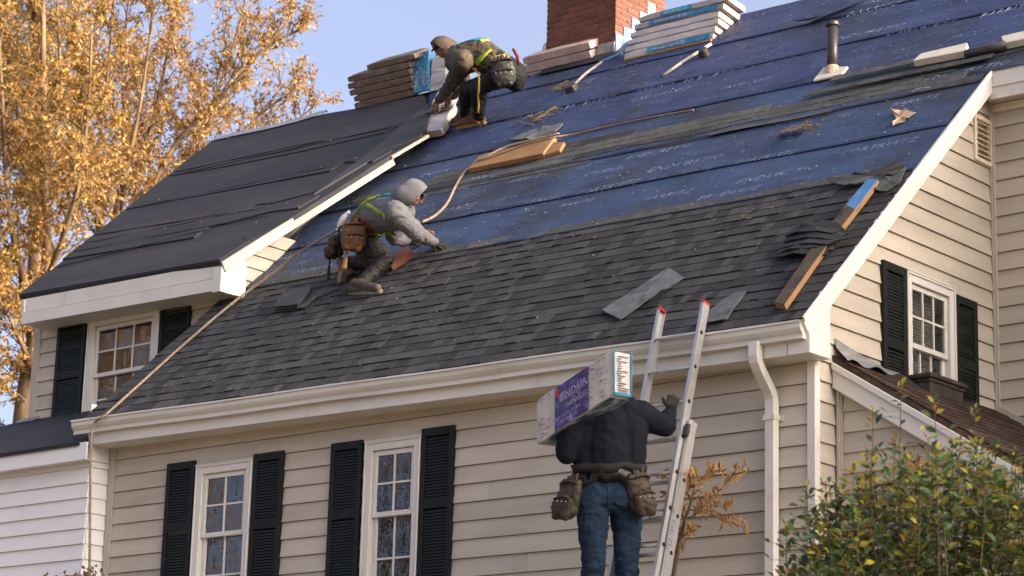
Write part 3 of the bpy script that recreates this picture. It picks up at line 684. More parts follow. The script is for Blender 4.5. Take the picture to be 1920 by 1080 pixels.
# ---- low white extension at the left end
ya = 15.444; xR = -18.66
annex = thing('extension', (-20.5, 16.2, 0), 'low white clapboard extension with a dark roof at the left end of the house', 'building')
aw = MB(); aw.bx(-24.5, xR-.02, ya+.02, 17.0, 0, 5.80); awo = aw.build('wall', WSID, annex)
z = 5.69-.155*14
while z < 5.74:
    for (o_, A_, N_, s0, s1) in ((V(0, ya, 0), V(1, 0, 0), V(0, -1, 0), -24.4, xR), (V(xR, 0, 0), V(0, 1, 0), V(1, 0, 0), ya, Yw+.03)):
        zz = min(z+.155, 5.745); board(awo, o_, A_, N_, s0, s1, z+.002, zz, z, .155, WSID)
    z += .155
mb = MB(); mb.bx(-24.6, -18.56, 15.29, 15.32, 5.735, 5.915); bevel(mb.build('fascia', WSID, annex), .004)
mb = MB(); mb.bx(xR-.3, xR+.012, ya-.008, Yw-.01, 5.752, 5.93); bevel(mb.build('frieze', WSID, annex), .01, 2)
mb = MB(); mb.bx(-24.6, -18.56, 15.321, ya-.012, 5.738, 5.75); mb.build('soffit', SOF, annex)
mb = MB(); pa = [(-24.5, 15.27, 5.92), (-18.66, 15.27, 5.92), (-18.66, Yd+.06, 6.78), (-21.75, Yd+.06, 6.78), (-22.2, Yd+.06, 6.72), (-24.5, 15.6, 6.03)]
mb.prism([V(*p) for p in pa], V(0, 0, -.04)); ar = mb.build('roof', M('annex_roof', (.016, .017, .022), .75, .3, 5, .5, 60, .3, col2=(.05, .05, .055), c2t=(.6, .75), c2s=3, st=(.5, 1, 1)), annex)
m_ = MB(); m_.box((-21.72, Yd-.14, 6.695), (.28, 0, 0), (0, .1, .05), (0, 0, .02)); m_.build('flashing', LEAD, annex)
# ---- brown box below the gable window
Xb = -9.93; y0_, y1_ = 17.02, 17.56; zb_, zt_, xw = 5.6, 5.90, Lx+.065
BX = M('brown_box', (.045, .034, .03), .6, .3, 9, .3, 20, col2=(.09, .075, .07), c2t=(.55, .7), c2s=6)
b_ = MB(); b_.bx(xw, Xb, y0_, y1_, zb_-.1, zt_-.03); wb = bevel(b_.build('window_box', BX, house), .006)
b_ = MB(); b_.bx(xw-.01, Xb+.03, y0_-.03, y1_+.03, zt_-.028, zt_+.012); bevel(b_.build('box_rim', BX, wb), .008)
b_ = MB(); b_.bx(xw-.005, Xb+.012, y0_-.012, y1_+.012, zt_-.06, zt_-.029); bevel(b_.build('box_rim', BX, wb), .006)
# ================================================================== PRINT ON THE UNDERLAYMENT
_tm = {}
def text2d(s, size=1., outline=False):
    if (s, size) in _tm: return _tm[(s, size)]
    c = bpy.data.curves.new('lettering', 'FONT'); c.body = s; c.size = size; c.resolution_u = 1; c.fill_mode = 'FRONT'; c.offset = .0; c.space_character = 1.05
    o = bpy.data.objects.new('lettering', c); COL.objects.link(o); dg = bpy.context.evaluated_depsgraph_get(); me = o.evaluated_get(dg).to_mesh()
    r = ([(v.co.x, v.co.y) for v in me.vertices], [tuple(p.vertices) for p in me.polygons])
    o.evaluated_get(dg).to_mesh_clear(); bpy.data.objects.remove(o); bpy.data.curves.remove(c); _tm[(s, size)] = r; return r
def on_frame(mb, s, O, A, B, size, N=None, lift=.003, mi=0, center=False):
    vs, fs = text2d(s, 1.)
    if not vs: return 0
    wd = max(v[0] for v in vs); O = np.array(O, float)
    off = wd/2 if center else 0
    mb.mesh([O+np.array(A)*(x-off)*size+np.array(B)*y*size+(np.array(N)*lift if N is not None else 0) for x, y in vs], fs, mi); return wd*size
PR2 = M('faint_blue_print', (.105, .145, .25), .6, .2, 3, col2=(.04, .055, .11), c2t=(.46, .56), c2s=11)
WORDS = ['ENDURUTZ', 'PRUDUITZ', 'BARRITZ', 'ENDURETIO', 'FORTRUITZ', 'BARITZ']
SMALL = ['SYNTHETIC ROOF', 'UNDERLAYMENT', 'DECK ARMOUR 10 SQ', 'ROOF DECK PROTECTION', 'THIS SIDE UP']
def print_on(mb, s, u0, v0, size, mi, shear=.25, sq=1.0):
    vs, fs = text2d(s, 1.)
    wd = max(v[0] for v in vs)*size*sq
    if uLeft(v0)+.05 > u0 or (v0 < 4.25 and u0+wd > uRr(v0)-.1): return wd
    pts = []
    for x, y in vs:
        u = u0+x*size*sq+y*size*shear; v = v0+y*size; pts.append(RO(u, v, sheet_h(u, v)+.0035))
    mb.mesh(pts, fs, mi); return wd
rr = random.Random(3)
mb = MB()
for row in range(24):
    v = VS+.10+row*.222
    if v > VR-.12: break
    u = -1.5+rr.uniform(0, .9)
    while u < 12.5:
        kind = rr.random(); far = v > 4.9
        if kind < .62:
            wd = print_on(mb, rr.choice(WORDS), u, v+.075, rr.choice((.105, .12, .135)), 0 if rr.random() < (.55 if not far else .22) else 1, .3, 1.15)
            print_on(mb, rr.choice(SMALL), u+.12, v+.015, .05, 1, .3, 1.1)
        else:
            wd = 0
            for q in range(rr.choice((1, 2, 2))): wd = max(wd, print_on(mb, rr.choice(SMALL), u+q*.1, v+.12-q*.055, .048, 1, .3, 1.3))
        u += wd+rr.uniform(.08, .55)
po = mb.build('printed_lettering', [PRINT, PR2], roofo, fix=False); po['kind'] = 'stuff'
# ================================================================== THINGS LYING ON THE ROOF
def bundle(name, O, a, b, c, mat, label, group=None, jit=.006, ends=None, cat='shingle bundle', nseg=8, sag=0., parent=None, bands=None):
    # wrapped packet: rounded section swept along a (length), b depth, c thickness; slightly uneven
    O, a, b, c = (np.array(q, float) for q in (O, a, b, c)); lb, lc = np.linalg.norm(b), np.linalg.norm(c); ub, uc = b/lb, c/lc; r = min(.009, lc*.15)
    sec = [(r, 0), (lb-r, 0), (lb, r), (lb, lc-r), (lb-r, lc), (lb*.5, lc*1.03), (r, lc), (0, lc-r), (0, r)]
    mb = MB(); n = len(sec); rg = random.Random(hash(label) % 1000)
    for i in range(nseg+1):
        t = i/nseg; e = .008 if i in (0, nseg) else 0
        for (p, q) in sec:
            pp = p+(e if p < lb/2 else -e)+rg.uniform(-jit, jit)*.5; qq = q+(e if q < lc/2 else -e)+rg.uniform(-jit, jit)*.5
            mb.v.append(tuple(O+a*t+ub*pp+uc*(qq-sag*math.sin(math.pi*t))))
    for i in range(nseg):
        for k in range(n):
            k2 = (k+1) % n; mi = 0
            if bands: 
                for (t0, t1, m_) in bands:
                    if t0 <= (i+.5)/nseg < t1: mi = m_
            mb.f.append((i*n+k, i*n+k2, (i+1)*n+k2, (i+1)*n+k)); mb.m.append(mi)
    e = 0 if ends is None else ends
    mb.f.append(tuple(range(n))[::-1]); mb.m.append(e); mb.f.append(tuple(nseg*n+k for k in range(n))); mb.m.append(e)
    o = bevel(mb.build(name, mat, parent), .004, 2); 
    if label: tag(o, label, cat, group)
    return o
G1 = 'shingle bundles stacked on the ridge'
ty = nrm(V(0, .86, .5)); tz = nrm(V(0, -.5, .86))
lowest = DPl(666, 206)
which = ['lowest', 'second from the bottom', 'third from the bottom', 'fourth from the bottom', 'fifth from the bottom']
lx = [0, .025, -.01, -.005, .03, .40]
for i in range(6):
    O = lowest+ex*lx[i]+tz*(.0865*i+.0)+V(0, 0, .0)
    bundle('shingle_bundle', O, ex*(1.05 if i < 5 else .8), ty*.33, tz*.083, [BROWNW], ('brown shingle bundle, %s in the left ridge stack' % which[i]) if i < 5 else 'short brown shingle bundle set back on top of the left ridge stack', G1)
# blue wrapped and white packs standing at the end of the stack
O = DPl(780, 178.5)+V(0, -.06, .0)
o = bundle('shingle_pack', O, V(0, -.04, .50), ex*.27, V(0, .3, .12), [BLUEW, WHITEW], 'upright pack in torn blue wrap between the ridge stack and the crouching worker', None, .012, bands=None)
m_ = MB()
for i in range(46):
    t, s_ = random.random(), random.random(); c = O+V(0, -.04, .5)*t+ex*.27*s_+V(0, -.012, 0); d = random.uniform(.006, .022)
    m_.face([c, c+ex*d, c+ex*d*random.uniform(.3, 1)+V(0, 0, d*1.3), c+V(0, 0, d)])
for k in range(2): on_frame(m_, ['ENDURUTZ', 'SHINGLES'][k], O+ex*(.10+.11*k)+V(0, -.014, .06), V(0, -.03, 1), -ex, .065)
m_.build('torn_print', WHITEW, o, fix=False)['kind'] = 'stuff'
O = DPl(807, 173)+V(0, -.02, .0)
o = bundle('shingle_pack', O, V(.06, -.04, .42), ex*.25, V(0, .3, .12), [WHITEW], 'upright pack in white wrap just behind the bent arm of the crouching worker', None, .02)
# stack behind the crouching worker, left of the chimney
O = RP(972, 150, .02)+V(0, .12, 0)
for i, nm in enumerate(('lowest', 'middle', 'top')):
    bundle('shingle_bundle', O+ex*(.03*i)+tz*.10*i, ex*1.0, ty*.33, tz*.096, [PINKW], '%s pale pinkish bundle of the three between the crouching worker and the chimney' % nm, G1)
# long white packs lying down the slope by his hands
def slab(name, px, h0, h1, mat, label, cat, group=None, plane=RP, N=en, parent=None, jit=0., bev=.005):
    P = [plane(*p, h0) for p in px]; mb = MB(); mb.prism(P, N*(h1-h0)); o = bevel(mb.build(name, mat, parent), bev)
    if label: tag(o, label, cat, group)
    return o
def lab(o, s, O, A, B, size, mat, N, lift=.004, name='print'):
    m_ = MB(); on_frame(m_, s, O, nrm(A), nrm(B), size, N, lift); r_ = m_.build(name, mat, o, fix=False); r_['kind'] = 'stuff'; return r_
INK = M('dark_ink', (.05, .05, .09), .7, .2)
a = RP(795, 263, .03); b = RP(834, 256, .03); c = RP(822, 213, .03)
bundle('shingle_pack', a, (c-a), (b-a), en*.10, [WHITEW, PINKW], 'long white wrapped pack lying down the slope below the worker in brown boots', None, .012, ends=1)
a2 = RP(812, 214, .05); c2 = RP(858, 130, .05)
o = bundle('shingle_pack', a2, (c2-a2), (b-a)*.98, en*.10, [WHITEW, PINKW], 'white wrapped pack further up the slope held under the crouching worker', None, .014, ends=1)
slab('loose_shingle', [(797, 214), (846, 206), (851, 199), (806, 206)], .15, .165, GSTR, 'dark grey shingle laid across the white packs by the glove', 'shingle')
m_ = MB(); n = 8
pts = [(733, 292), (755, 281), (775, 272), (790, 262), (797, 240), (800, 222)]
for p in pts:
    c = RP(*p, .03); m_.v += [tuple(c-ex*.05+en*.03), tuple(c+ex*.03+en*.02), tuple(c+ex*.09)]
for i in range(len(pts)-1):
    for k in range(2): m_.f.append((i*3+k, i*3+3+k, i*3+4+k, i*3+1+k)); m_.m.append(0)
tag(smoothed(m_.build('plastic_wrapper', M('pale_blue_wrap', (.33, .38, .45), .5, .2, 8, .3, 20, col2=(.06, .2, .38), c2t=(.5, .6), c2s=9), fix=False)), 'pale blue torn wrapper trailing along the dormer rake', 'wrapper')
# stack to the right of the chimney, lying on the slope
u0, v0 = uv(1171, 116); u1, _ = uv(1333, 82)
G2 = 'shingle bundles stacked beside the chimney'
mats = [[WHITEW, PINKW], [WHITEW, PINKW], [WHITEW, PINKW], [WHITEW, PINKW], [GREYW, PINKW], [GREYW, PINKW]]
nm = ['lowest white bundle with a blue label in the stack right of the chimney', 'second white bundle from the bottom of the stack right of the chimney', 'third white bundle from the bottom of the stack right of the chimney',
      'fourth white bundle from the bottom of the stack right of the chimney', 'grey bundle with a blue label, one below the top right of the chimney', 'topmost grey bundle of the stack right of the chimney']
sn = nrm(en*.82+es*1.0); sd_ = nrm(np.cross(sn, ex)); sd_ = sd_ if sd_@es > 0 else -sd_
for i in range(6):
    O = RO(u0+.0+[0, 0, .02, .05, .10, .16][i], v0, .03)+sn*(.086*i)
    Lb = (u1-u0)+[0, .02, .03, .0, .0, .0][i]
    o = bundle('shingle_bundle', O, ex*Lb, sd_*.34, sn*.080, mats[i], nm[i], G2, ends=1, jit=.008)
    if i in (0, 4, 5):
        t0, t1 = {0: (.27, .98), 4: (.18, .95), 5: (.25, .6)}[i]
        m_ = MB(); m_.box(O+ex*Lb*t0-sd_*.008+sn*.010, ex*Lb*(t1-t0), -sd_*.003, sn*.058); m_.build('label_band', BLUEW, o)
        if i in (0, 4): lab(o, 'SHINGLES ENDURUTZ', O+ex*Lb*(t0+.06)-sd_*.0125+sn*.022, ex, sn, .044, WHITE, -sd_)
        else: lab(o, 'ENDURUTZ', O+ex*Lb*(t0+.04)-sd_*.0125+sn*.022, ex, sn, .044, WHITE, -sd_)
O = RO(u0+.02, v0-.03, .015); m_ = MB(); m_.box(O, ex*(u1-u0-.03), es*.3, en*.016); tag(m_.build('wooden_batten', WOODO), 'thin orange batten under the stack right of the chimney', 'batten')
# poles with rope and weights
def pole(px, h, rad, mat, label, bits):
    P = [RP(*p, hh) for p, hh in zip(px, h)]; t = thing('roof_pole', P[0], label, 'pole', 'poles lying near the chimney')
    m_ = MB(); m_.tube(P, rad, 8); smoothed(m_.build('shaft', mat, t)); return t, P
t, P = pole([(1070, 164), (1098, 138), (1130, 115), (1166, 100)], [.04, .06, .08, .10], .016, ROPEW, 'pale bent pole running up to the bundles right of the chimney', None)
m_ = MB(); m_.tube([P[2], P[3]], .019, 8); m_.build('blue_sleeve', BLUEP, t)
m_ = MB(); c = RP(1071, 166, .05); m_.box(c-ex*.06-es*.05-en*.05, ex*.12+es*.02, es*.10, en*.09); bevel(m_.build('weight', PIPE, t), .02, 2)
t, P = pole([(1244, 141), (1280, 116), (1318, 92), (1334, 82)], [.03, .04, .05, .06], .017, ROPEW, 'straight pole with a black bracket below the bundles right of the chimney', None)
m_ = MB(); c = RP(1320, 99, .05); m_.tube([c-en*.05, c+en*.05], .055, 10); m_.box(c-ex*.09-en*.04, ex*.10, es*.03, en*.05); bevel(m_.build('bracket', PIPE, t), .01)
m_ = MB(); c = P[0]; m_.tube([c, c-(P[1]-P[0])*.08], .020, 8); m_.build('end_cap', PIPE, t)
def straw(cx, cy, n, spread, name, label, cat='debris', mat=None, ln=(.05, .2)):
    m_ = MB(); u, v = uv(cx, cy)
    for i in range(n):
        a = random.gauss(0, spread*1.3); b = random.gauss(0, spread*.5); L = random.uniform(*ln); th = random.gauss(0, .5)
        p = RO(u+a, v+b, sheet_h(u+a, v+b)+random.uniform(.006, .02)); d = (ex*math.cos(th)+es*math.sin(th))*L+en*random.uniform(-.01, .03)
        m_.tube([p, p+d*.5+en*random.uniform(0, .02), p+d], .004, 4)
    return tag(m_.build(name, mat or M('straw', (.28, .2, .115), .9, .3, 9, rnd=.3)), label, cat, kind='stuff')
straw(1052, 168, 26, .08, 'straw', 'frayed straw coloured fibres by the black weight')
straw(1490, 250, 40, .10, 'straw', 'frayed fibres round the torn hole in the blue sheet', ln=(.04, .14))
straw(1000, 226, 24, .12, 'straw', 'thin wood splinters right of the brown boots', ln=(.08, .26))
straw(1412, 405, 5, .05, 'straw', 'yellow splinters on the upper shingle courses', ln=(.12, .22))
# planks
def plank_px(px, h0, h1, mat, parent=None): return slab('board', px, h0, h1, mat, None, None, parent=parent, bev=.004)
t = thing('roof_plank', RP(960, 300), 'orange lumber toe board with a split end on the blue sheet', 'plank')
plank_px([(881, 325), (1022, 296), (1046, 263), (902, 301)], .028, .085, WOODO, t); plank_px([(1010, 300), (1052, 287), (1061, 272), (1035, 272)], .024, .062, WOODO, t)
t = thing('roof_plank', RP(1550, 450), 'long weathered board with a blue painted upper end near the gable rake', 'plank')
for (px, mt) in (([(1456, 577), (1475, 581), (1536, 493), (1518, 487)], WOODG), ([(1518, 487), (1536, 493), (1607, 402), (1590, 393)], WOODG), ([(1590, 393), (1607, 402), (1650, 346), (1631, 345)], BLUEP)):
    P = [RP(*p, .03) for p in px]; m_ = MB(); m_.prism([p+en*.046 for p in P], en*.006, 0); m_.prism(P, en*.0455, 1); o = m_.build('board', [mt, WOODO], t)
t = slab('roof_plank', [(727, 503), (737, 508), (778, 482), (768, 474)], .02, .10, WOODR, 'short reddish board behind the knee of the grey hooded worker', 'plank')
# pile of loose shingles on the board, and single loose pieces
pile = [([(1456, 492), (1470, 470), (1560, 462), (1556, 487), (1530, 490)], 'lowest'), ([(1463, 486), (1482, 462), (1575, 452), (1566, 478)], 'second'), ([(1470, 478), (1485, 458), (1582, 447), (1592, 462), (1560, 476)], 'third'),
        ([(1476, 470), (1490, 452), (1578, 440), (1598, 452), (1575, 468)], 'fourth'), ([(1480, 462), (1500, 449), (1556, 440), (1590, 450), (1570, 460)], 'topmost')]
for i, (px, nm_) in enumerate(pile):
    P = [RP(*p) for p in px]; c = sum(P)/len(P); n_ = 5; m_ = MB()
    u_, v_ = uv(sum(p[0] for p in px)/len(px), sum(p[1] for p in px)/len(px))
    pts = []
    for k in range(len(P)):
        for s_ in range(4):
            q = P[k]+(P[(k+1) % len(P)]-P[k])*s_/4; pts.append(q)
    lift = lambda q: .075+.016*i-.05*min(1, np.linalg.norm(q-c)/.33)**2+.008*math.sin(q[0]*23+i*2)
    top = [q+en*(lift(q)+.011)+es*random.uniform(-.006, .006) for q in pts]; bot = [q+en*lift(q) for q in pts]; N_ = len(pts)
    m_.v = [tuple(q) for q in top+bot]+[tuple(c+en*(.088+.016*i)), tuple(c+en*(.075+.016*i))]
    for k in range(N_): k2 = (k+1) % N_; m_.f += [(k, k2, 2*N_), (N_+k2, N_+k, 2*N_+1), (k, N_+k, N_+k2, k2)]; m_.m += [0, 0, 1]
    tag(m_.build('loose_shingle', [SHG, SHE]), '%s loose shingle in the pile across the weathered board' % nm_, 'shingle', 'loose shingles piled on the board')
def loose(px, h, th, mat, label, curl=0., name='loose_shingle', cat='shingle'):
    P = [RP(*p) for p in px]; c = sum(P)/len(P); pts = []
    for k in range(len(P)):
        for s_ in range(5): pts.append(P[k]+(P[(k+1) % len(P)]-P[k])*s_/5)
    m_ = MB(); N_ = len(pts); lf = [h+curl*abs(noise.noise(Vector((q[0]*4, q[1]*4, 2))))+curl*.5*(k % 7 == 0) for k, q in enumerate(pts)]
    m_.v = [tuple(q+en*(l+th)) for q, l in zip(pts, lf)]+[tuple(q+en*l) for q, l in zip(pts, lf)]+[tuple(c+en*(h+th)), tuple(c+en*h)]
    for k in range(N_): k2 = (k+1) % N_; m_.f += [(k, k2, 2*N_), (N_+k2, N_+k, 2*N_+1), (k, N_+k, N_+k2, k2)]; m_.m += [0]*3
    return tag(m_.build(name, mat), label, cat)
LSH = M('light_grey_shingle', (.13, .14, .145), .95, .25, 9, .6, 200, .15, col2=(.09, .095, .1), c2t=(.5, .65), c2s=5)
loose([(1134, 590), (1166, 606), (1286, 527), (1256, 510)], .03, .012, LSH, 'pale grey shingle strip with a tear lying loose above the gutter', .02)
m_ = MB(); P = [RP(*p, .062) for p in ((1205, 578), (1215, 574), (1256, 546), (1250, 541), (1240, 543), (1222, 560))]; m_.face(P); tag(m_.build('shingle_tear', SHE, fix=False), 'dark torn flap on the pale loose shingle', 'shingle tear')
loose([(1306, 616), (1366, 606), (1402, 554), (1372, 560), (1340, 585)], .03, .010, LSH, 'pale triangular shingle scrap right behind the ladder top', .012)
loose([(1556, 352), (1588, 340), (1640, 332), (1688, 318), (1704, 320), (1694, 330), (1650, 345), (1600, 358)], .035, .01, GSTR, 'curled grey strip above the blue painted board end', .05, 'loose_strip', 'strip')
loose([(1630, 362), (1648, 345), (1690, 335), (1702, 322), (1690, 350), (1664, 366)], .03, .01, GSTR, 'bent dark shingle beside the rake and the blue board end', .03)
m_ = MB(); pp = [(516, 590), (524, 570), (548, 555), (585, 552), (560, 585)]; P = [RP(*p) for p in pp]
for layer in range(3):
    m_.prism([q+en*(.02+.03*layer)+(es*-.006+ex*.03)*layer for q in P], en*.018)
o = bevel(m_.build('folded_felt', M('slate_felt', (.06, .063, .07), .85, .2, 5, .3, 40)), .012, 2); tag(o, 'folded dark felt scrap below the boots of the grey hooded worker', 'felt scrap')
loose([(560, 585), (580, 556), (640, 545), (622, 552), (592, 562), (576, 582)], .025, .012, MATS['slate_felt'], 'crumpled end of dark felt trailing right of the folded scrap', .03, 'felt_scrap', 'felt scrap')
loose([(1674, 214), (1690, 211), (1719, 216), (1698, 232), (1677, 241), (1682, 226)], .02, .003, KRAFT, 'torn tan paper scrap on the upper blue sheet', .05, 'paper_scrap', 'paper scrap')
loose([(955, 268), (1000, 250), (1058, 238), (1045, 255), (1000, 268)], .035, .008, LSH, 'grey shingle scrap under the rope above the orange plank', .02)
# rope along the plank, up from the hand of the grey hooded worker
def rope(path, rad, name, label, mat, pitch=.09, seg=5, dens=.018):
    P = [np.array(p, float) for p in path]; L = [0]
    for a, b in zip(P, P[1:]): L.append(L[-1]+np.linalg.norm(b-a))
    n = int(L[-1]/dens); ctr = []
    for i in range(n+1):
        s_ = L[-1]*i/n; k = max(0, min(len(P)-2, int(np.searchsorted(L, s_))-1)); t = (s_-L[k])/max(1e-6, L[k+1]-L[k])
        p0 = P[max(k-1, 0)]; p1 = P[k]; p2 = P[k+1]; p3 = P[min(k+2, len(P)-1)]
        ctr.append(.5*((2*p1)+(-p0+p2)*t+(2*p0-5*p1+4*p2-p3)*t*t+(-p0+3*p1-3*p2+p3)*t**3))
    m_ = MB(); pu = V(0, 0, 1)
    st = [[], [], []]
    for i, c in enumerate(ctr):
        t = nrm(ctr[min(i+1, n)]-ctr[max(i-1, 0)]); a = pu-(pu@t)*t
        if np.linalg.norm(a) < .05: a = np.cross(t, V(1, 0, 0))
        a = nrm(a); b = np.cross(t, a); pu = a
        for k in range(3):
            th = 2*math.pi*(i*dens/pitch+k/3); st[k].append(c+rad*.5*(math.cos(th)*a+math.sin(th)*b))
    for k in range(3): m_.tube(st[k], rad*.62, seg)
    return tag(smoothed(m_.build(name, mat, fix=False)), label, 'rope')
rope([J(632, 431, .42), J(560, 474, .24), J(500, 520, .12), J(430, 573, .05), J(340, 650, .04), J(260, 722, .035), J(200, 776, .03), at(178, 793, (0, 1, 0), (0, 15.275, 0)), at(171, 830, (0, 1, 0), (0, 15.265, 0)), at(169, 930, (0, 1, 0), (0, 15.265, 0)), at(168, 1110, (0, 1, 0), (0, 15.265, 0))],
     .014, 'safety_rope', 'long tan safety rope from the grey hooded worker down over the gutter', ROPE)
rope([J(792, 416, .20), J(815, 405, .12), J(838, 382, .06), J(853, 352, .04), J(866, 330, .04), J(882, 312, .05), J(905, 297, .10), J(950, 275, .10), J(1000, 262, .08), J(1040, 252, .06), J(1048, 250, .05)], .0145, 'short_rope', 'brownish rope from the worker in grey up along the orange plank', ROPE)
rope([J(900, 299, .11), J(940, 287, .10), J(985, 270, .10), J(1035, 258, .09), J(1080, 250, .03), J(1180, 228, .02), J(1300, 206, .02)], .010, 'thin_rope', 'thin dark rope along the lap above the orange plank', ROPE)
# vent pipe with boot
b = RP(1561, 140); t = thing('vent_pipe', b, 'black plumbing vent pipe with a cream flashing boot', 'vent pipe')
m_ = MB(); tp = b+V(0, 0, .53); m_.tube([b-V(0, 0, .05), tp], .055, 20); smoothed(m_.build('pipe', PIPE, t)).data.polygons[-1].use_smooth = False
m_ = MB(); m_.tube([tp-V(0, 0, .03), tp-V(0, 0, .025), tp+V(0, 0, .012), tp+V(0, 0, .016)], [.062, .072, .072, .06], 20); bevel(m_.build('collar', PIPE, t), .004)
m_ = MB(); m_.tube([b+V(0, 0, .0), b+V(0, 0, .07), b+V(0, 0, .09)], [.075, .07, .058], 14); m_.build('boot', M('torn_boot', (.42, .33, .24), .8, .3, 12), t)
o = slab('flashing', [(1525, 155), (1580, 143), (1592, 128), (1545, 130)], .02, .045, CREAM, None, None, parent=t, bev=.008)
# white trim offcuts and black pipe on the right
o = slab('trim_offcut', [(1716, 126), (1816, 107), (1818, 92), (1732, 112)], .03, .10, CREAM, 'cream trim offcut, the longer one left of the black pipe', 'trim board', 'trim offcuts on the upper roof')
o = slab('trim_offcut', [(1886, 93), (1990, 72), (1990, 56), (1882, 80)], .03, .10, CREAM, 'cream trim offcut at the right edge beyond the black pipe', 'trim board', 'trim offcuts on the upper roof')
m_ = MB(); P = [RP(1812, 102, .06), RP(1886, 85, .07)]; m_.tube(P, .045, 14); tag(smoothed(m_.build('roof_pipe', PIPE)), 'black pipe lying between the two cream trim offcuts', 'pipe')
# a flap of sheet curling up near the vent
m_ = MB(); A_, B_ = uv(1496, 64), uv(1600, 18)
for i in range(13):
    t_ = i/12; u_ = A_[0]+(B_[0]-A_[0])*t_; v_ = A_[1]+(B_[1]-A_[1])*t_
    for k in range(4): m_.v.append(tuple(RO(u_+.03*k, v_+.09*k*(1-.3*t_), .03+(.10*(1-t_)**2+.025)*max(0, 1-k/3.)**1.3)))
for i in range(12):
    for k in range(3): m_.f.append((i*4+k, i*4+4+k, i*4+5+k, i*4+1+k)); m_.m.append(0)
tag(smoothed(m_.build('sheet_flap', UNDP, fix=False)), 'lifted flap of blue sheet curling beside the vent pipe top', 'sheet flap')
# torn hole in the blue sheet with dark felt showing
m_ = MB(); m_.prism([RO(hu+.085*math.cos(a)*(1+.2*math.sin(3*a)), hv+.045*math.sin(a), .022) for a in [2*math.pi*k/12 for k in range(12)]], en*.004); m_.build('torn_hole', DARK, roofo)
m_ = MB()
for i in range(14):
    a = i*.5; c = RO(hu-.12+.02*i, hv-.01+.02*math.sin(i), .045); m_.face([c, c+ex*.05+en*.03, c+ex*.06+es*.04+en*.055, c+es*.05+en*.02])
m_.build('torn_edge', UND, roofo, fix=False)
# wood chips and torn bits scattered over the sheet
m_ = MB(); rr = random.Random(11)
for i in range(620):
    v = VS+rr.random()**1.3*4.9; u = rr.uniform(uLeft(v)+.05, (8.4 if v < 4.2 else 12))
    d = rr.uniform(.004, .011); a = rr.uniform(0, 6); p = RO(u, v, sheet_h(u, v)+.006); e1 = (ex*math.cos(a)+es*math.sin(a))*d*rr.uniform(1, 3.0); e2 = (-ex*math.sin(a)+es*math.cos(a))*d*.7
    m_.box(p, e1, e2, en*.004)
for i in range(60):
    v = rr.uniform(.2, 2.3); u = rr.uniform(.2, 8.3); d = rr.uniform(.005, .012); a = rr.uniform(0, 6); m_.box(RO(u, v, .026), (ex*math.cos(a)+es*math.sin(a))*d*2.2, (-ex*math.sin(a)+es*math.cos(a))*d, en*.004)
for i in range(70):
    x, y = rr.uniform(120, 700), rr.uniform(250, 530); p = DPl(x, y, .022)
    if y < 560-x*.8+12 or y > 560-x*.19-20 or y > 490-(x-412)*.6-12: continue
    d = rr.uniform(.006, .014); m_.box(p, ex*d*2, dS*d, dN*.004)
tag(m_.build('wood_chips', M('chip_tan', (.24, .18, .12), .9, .35, 9, rnd=.5)), 'tan wood chips scattered over the roof sheets', 'debris', kind='stuff')
m_ = MB(); rr = random.Random(12)
for i in range(420):
    v = VS+rr.random()*4.9; u = rr.uniform(uLeft(v)+.05, (8.4 if v < 4.2 else 12)); d = rr.uniform(.003, .008); p = RO(u, v, sheet_h(u, v)+.005); m_.box(p, ex*d*rr.uniform(1, 4), es*d, en*.003)
tag(m_.build('pale_specks', M('pale_speck', (.30, .31, .34), .8, .2)), 'pale specks of dust and torn wrap sprinkled over the blue sheets', 'debris', kind='stuff')
# ================================================================== LADDER
lu = nrm(V(0, math.cos(R(75)), math.sin(R(75)))); ln = nrm(V(0, -math.sin(R(75)), math.cos(R(75))))
lg = at(1315, 640, (0, 1, 0), (0, 15.26, 0))
zz0 = lg[2]
LQ = lambda x, s_, n_=0: V(x, lg[1], lg[2])+lu*s_+ln*n_       # s along the rails from the gutter, n off the ladder towards the climber
lad = thing('extension_ladder', LQ(-11.2, -5.9), 'aluminium extension ladder with red rail caps leaning on the gutter', 'ladder')
def rail(x0, x1, s0, s1, n0, n1, web):
    m_ = MB(); A = V(1, 0, 0); t = .004; wdt = x1-x0
    m_.box(LQ(x0, s0, n0), A*wdt, lu*(s1-s0), ln*.006); m_.box(LQ(x0, s0, n1-.006), A*wdt, lu*(s1-s0), ln*.006)
    xw = x1-.005 if web > 0 else x0
    m_.box(LQ(xw, s0, n0+.006), A*.005, lu*(s1-s0), ln*(n1-n0-.012)); return m_.build('rail', ALU, lad)
xl, xr_ = -11.425, -10.985
for (x, w_) in ((xl, -1), (xr_, 1)):
    r_ = rail(x-.014, x+.014, -4.9, .315, .0, .085, w_)
    c_ = MB(); c_.box(LQ(x-.018, .312, -.004), V(.036, 0, 0), lu*.02, ln*.093); bevel(c_.build('end_cap', RED, r_), .004)
for (x, w_) in ((xl-.036, -1), (xr_+.040, 1)):
    r_ = rail(x-.014, x+.014, -5.9, -.72, -.055, .030, w_)
    c_ = MB(); c_.box(LQ(x-.017, -.76, -.06), V(.034, 0, 0), lu*.05, ln*.095); bevel(c_.build('rail_guide', ALU, r_), .004)
k = 0; s_ = .055
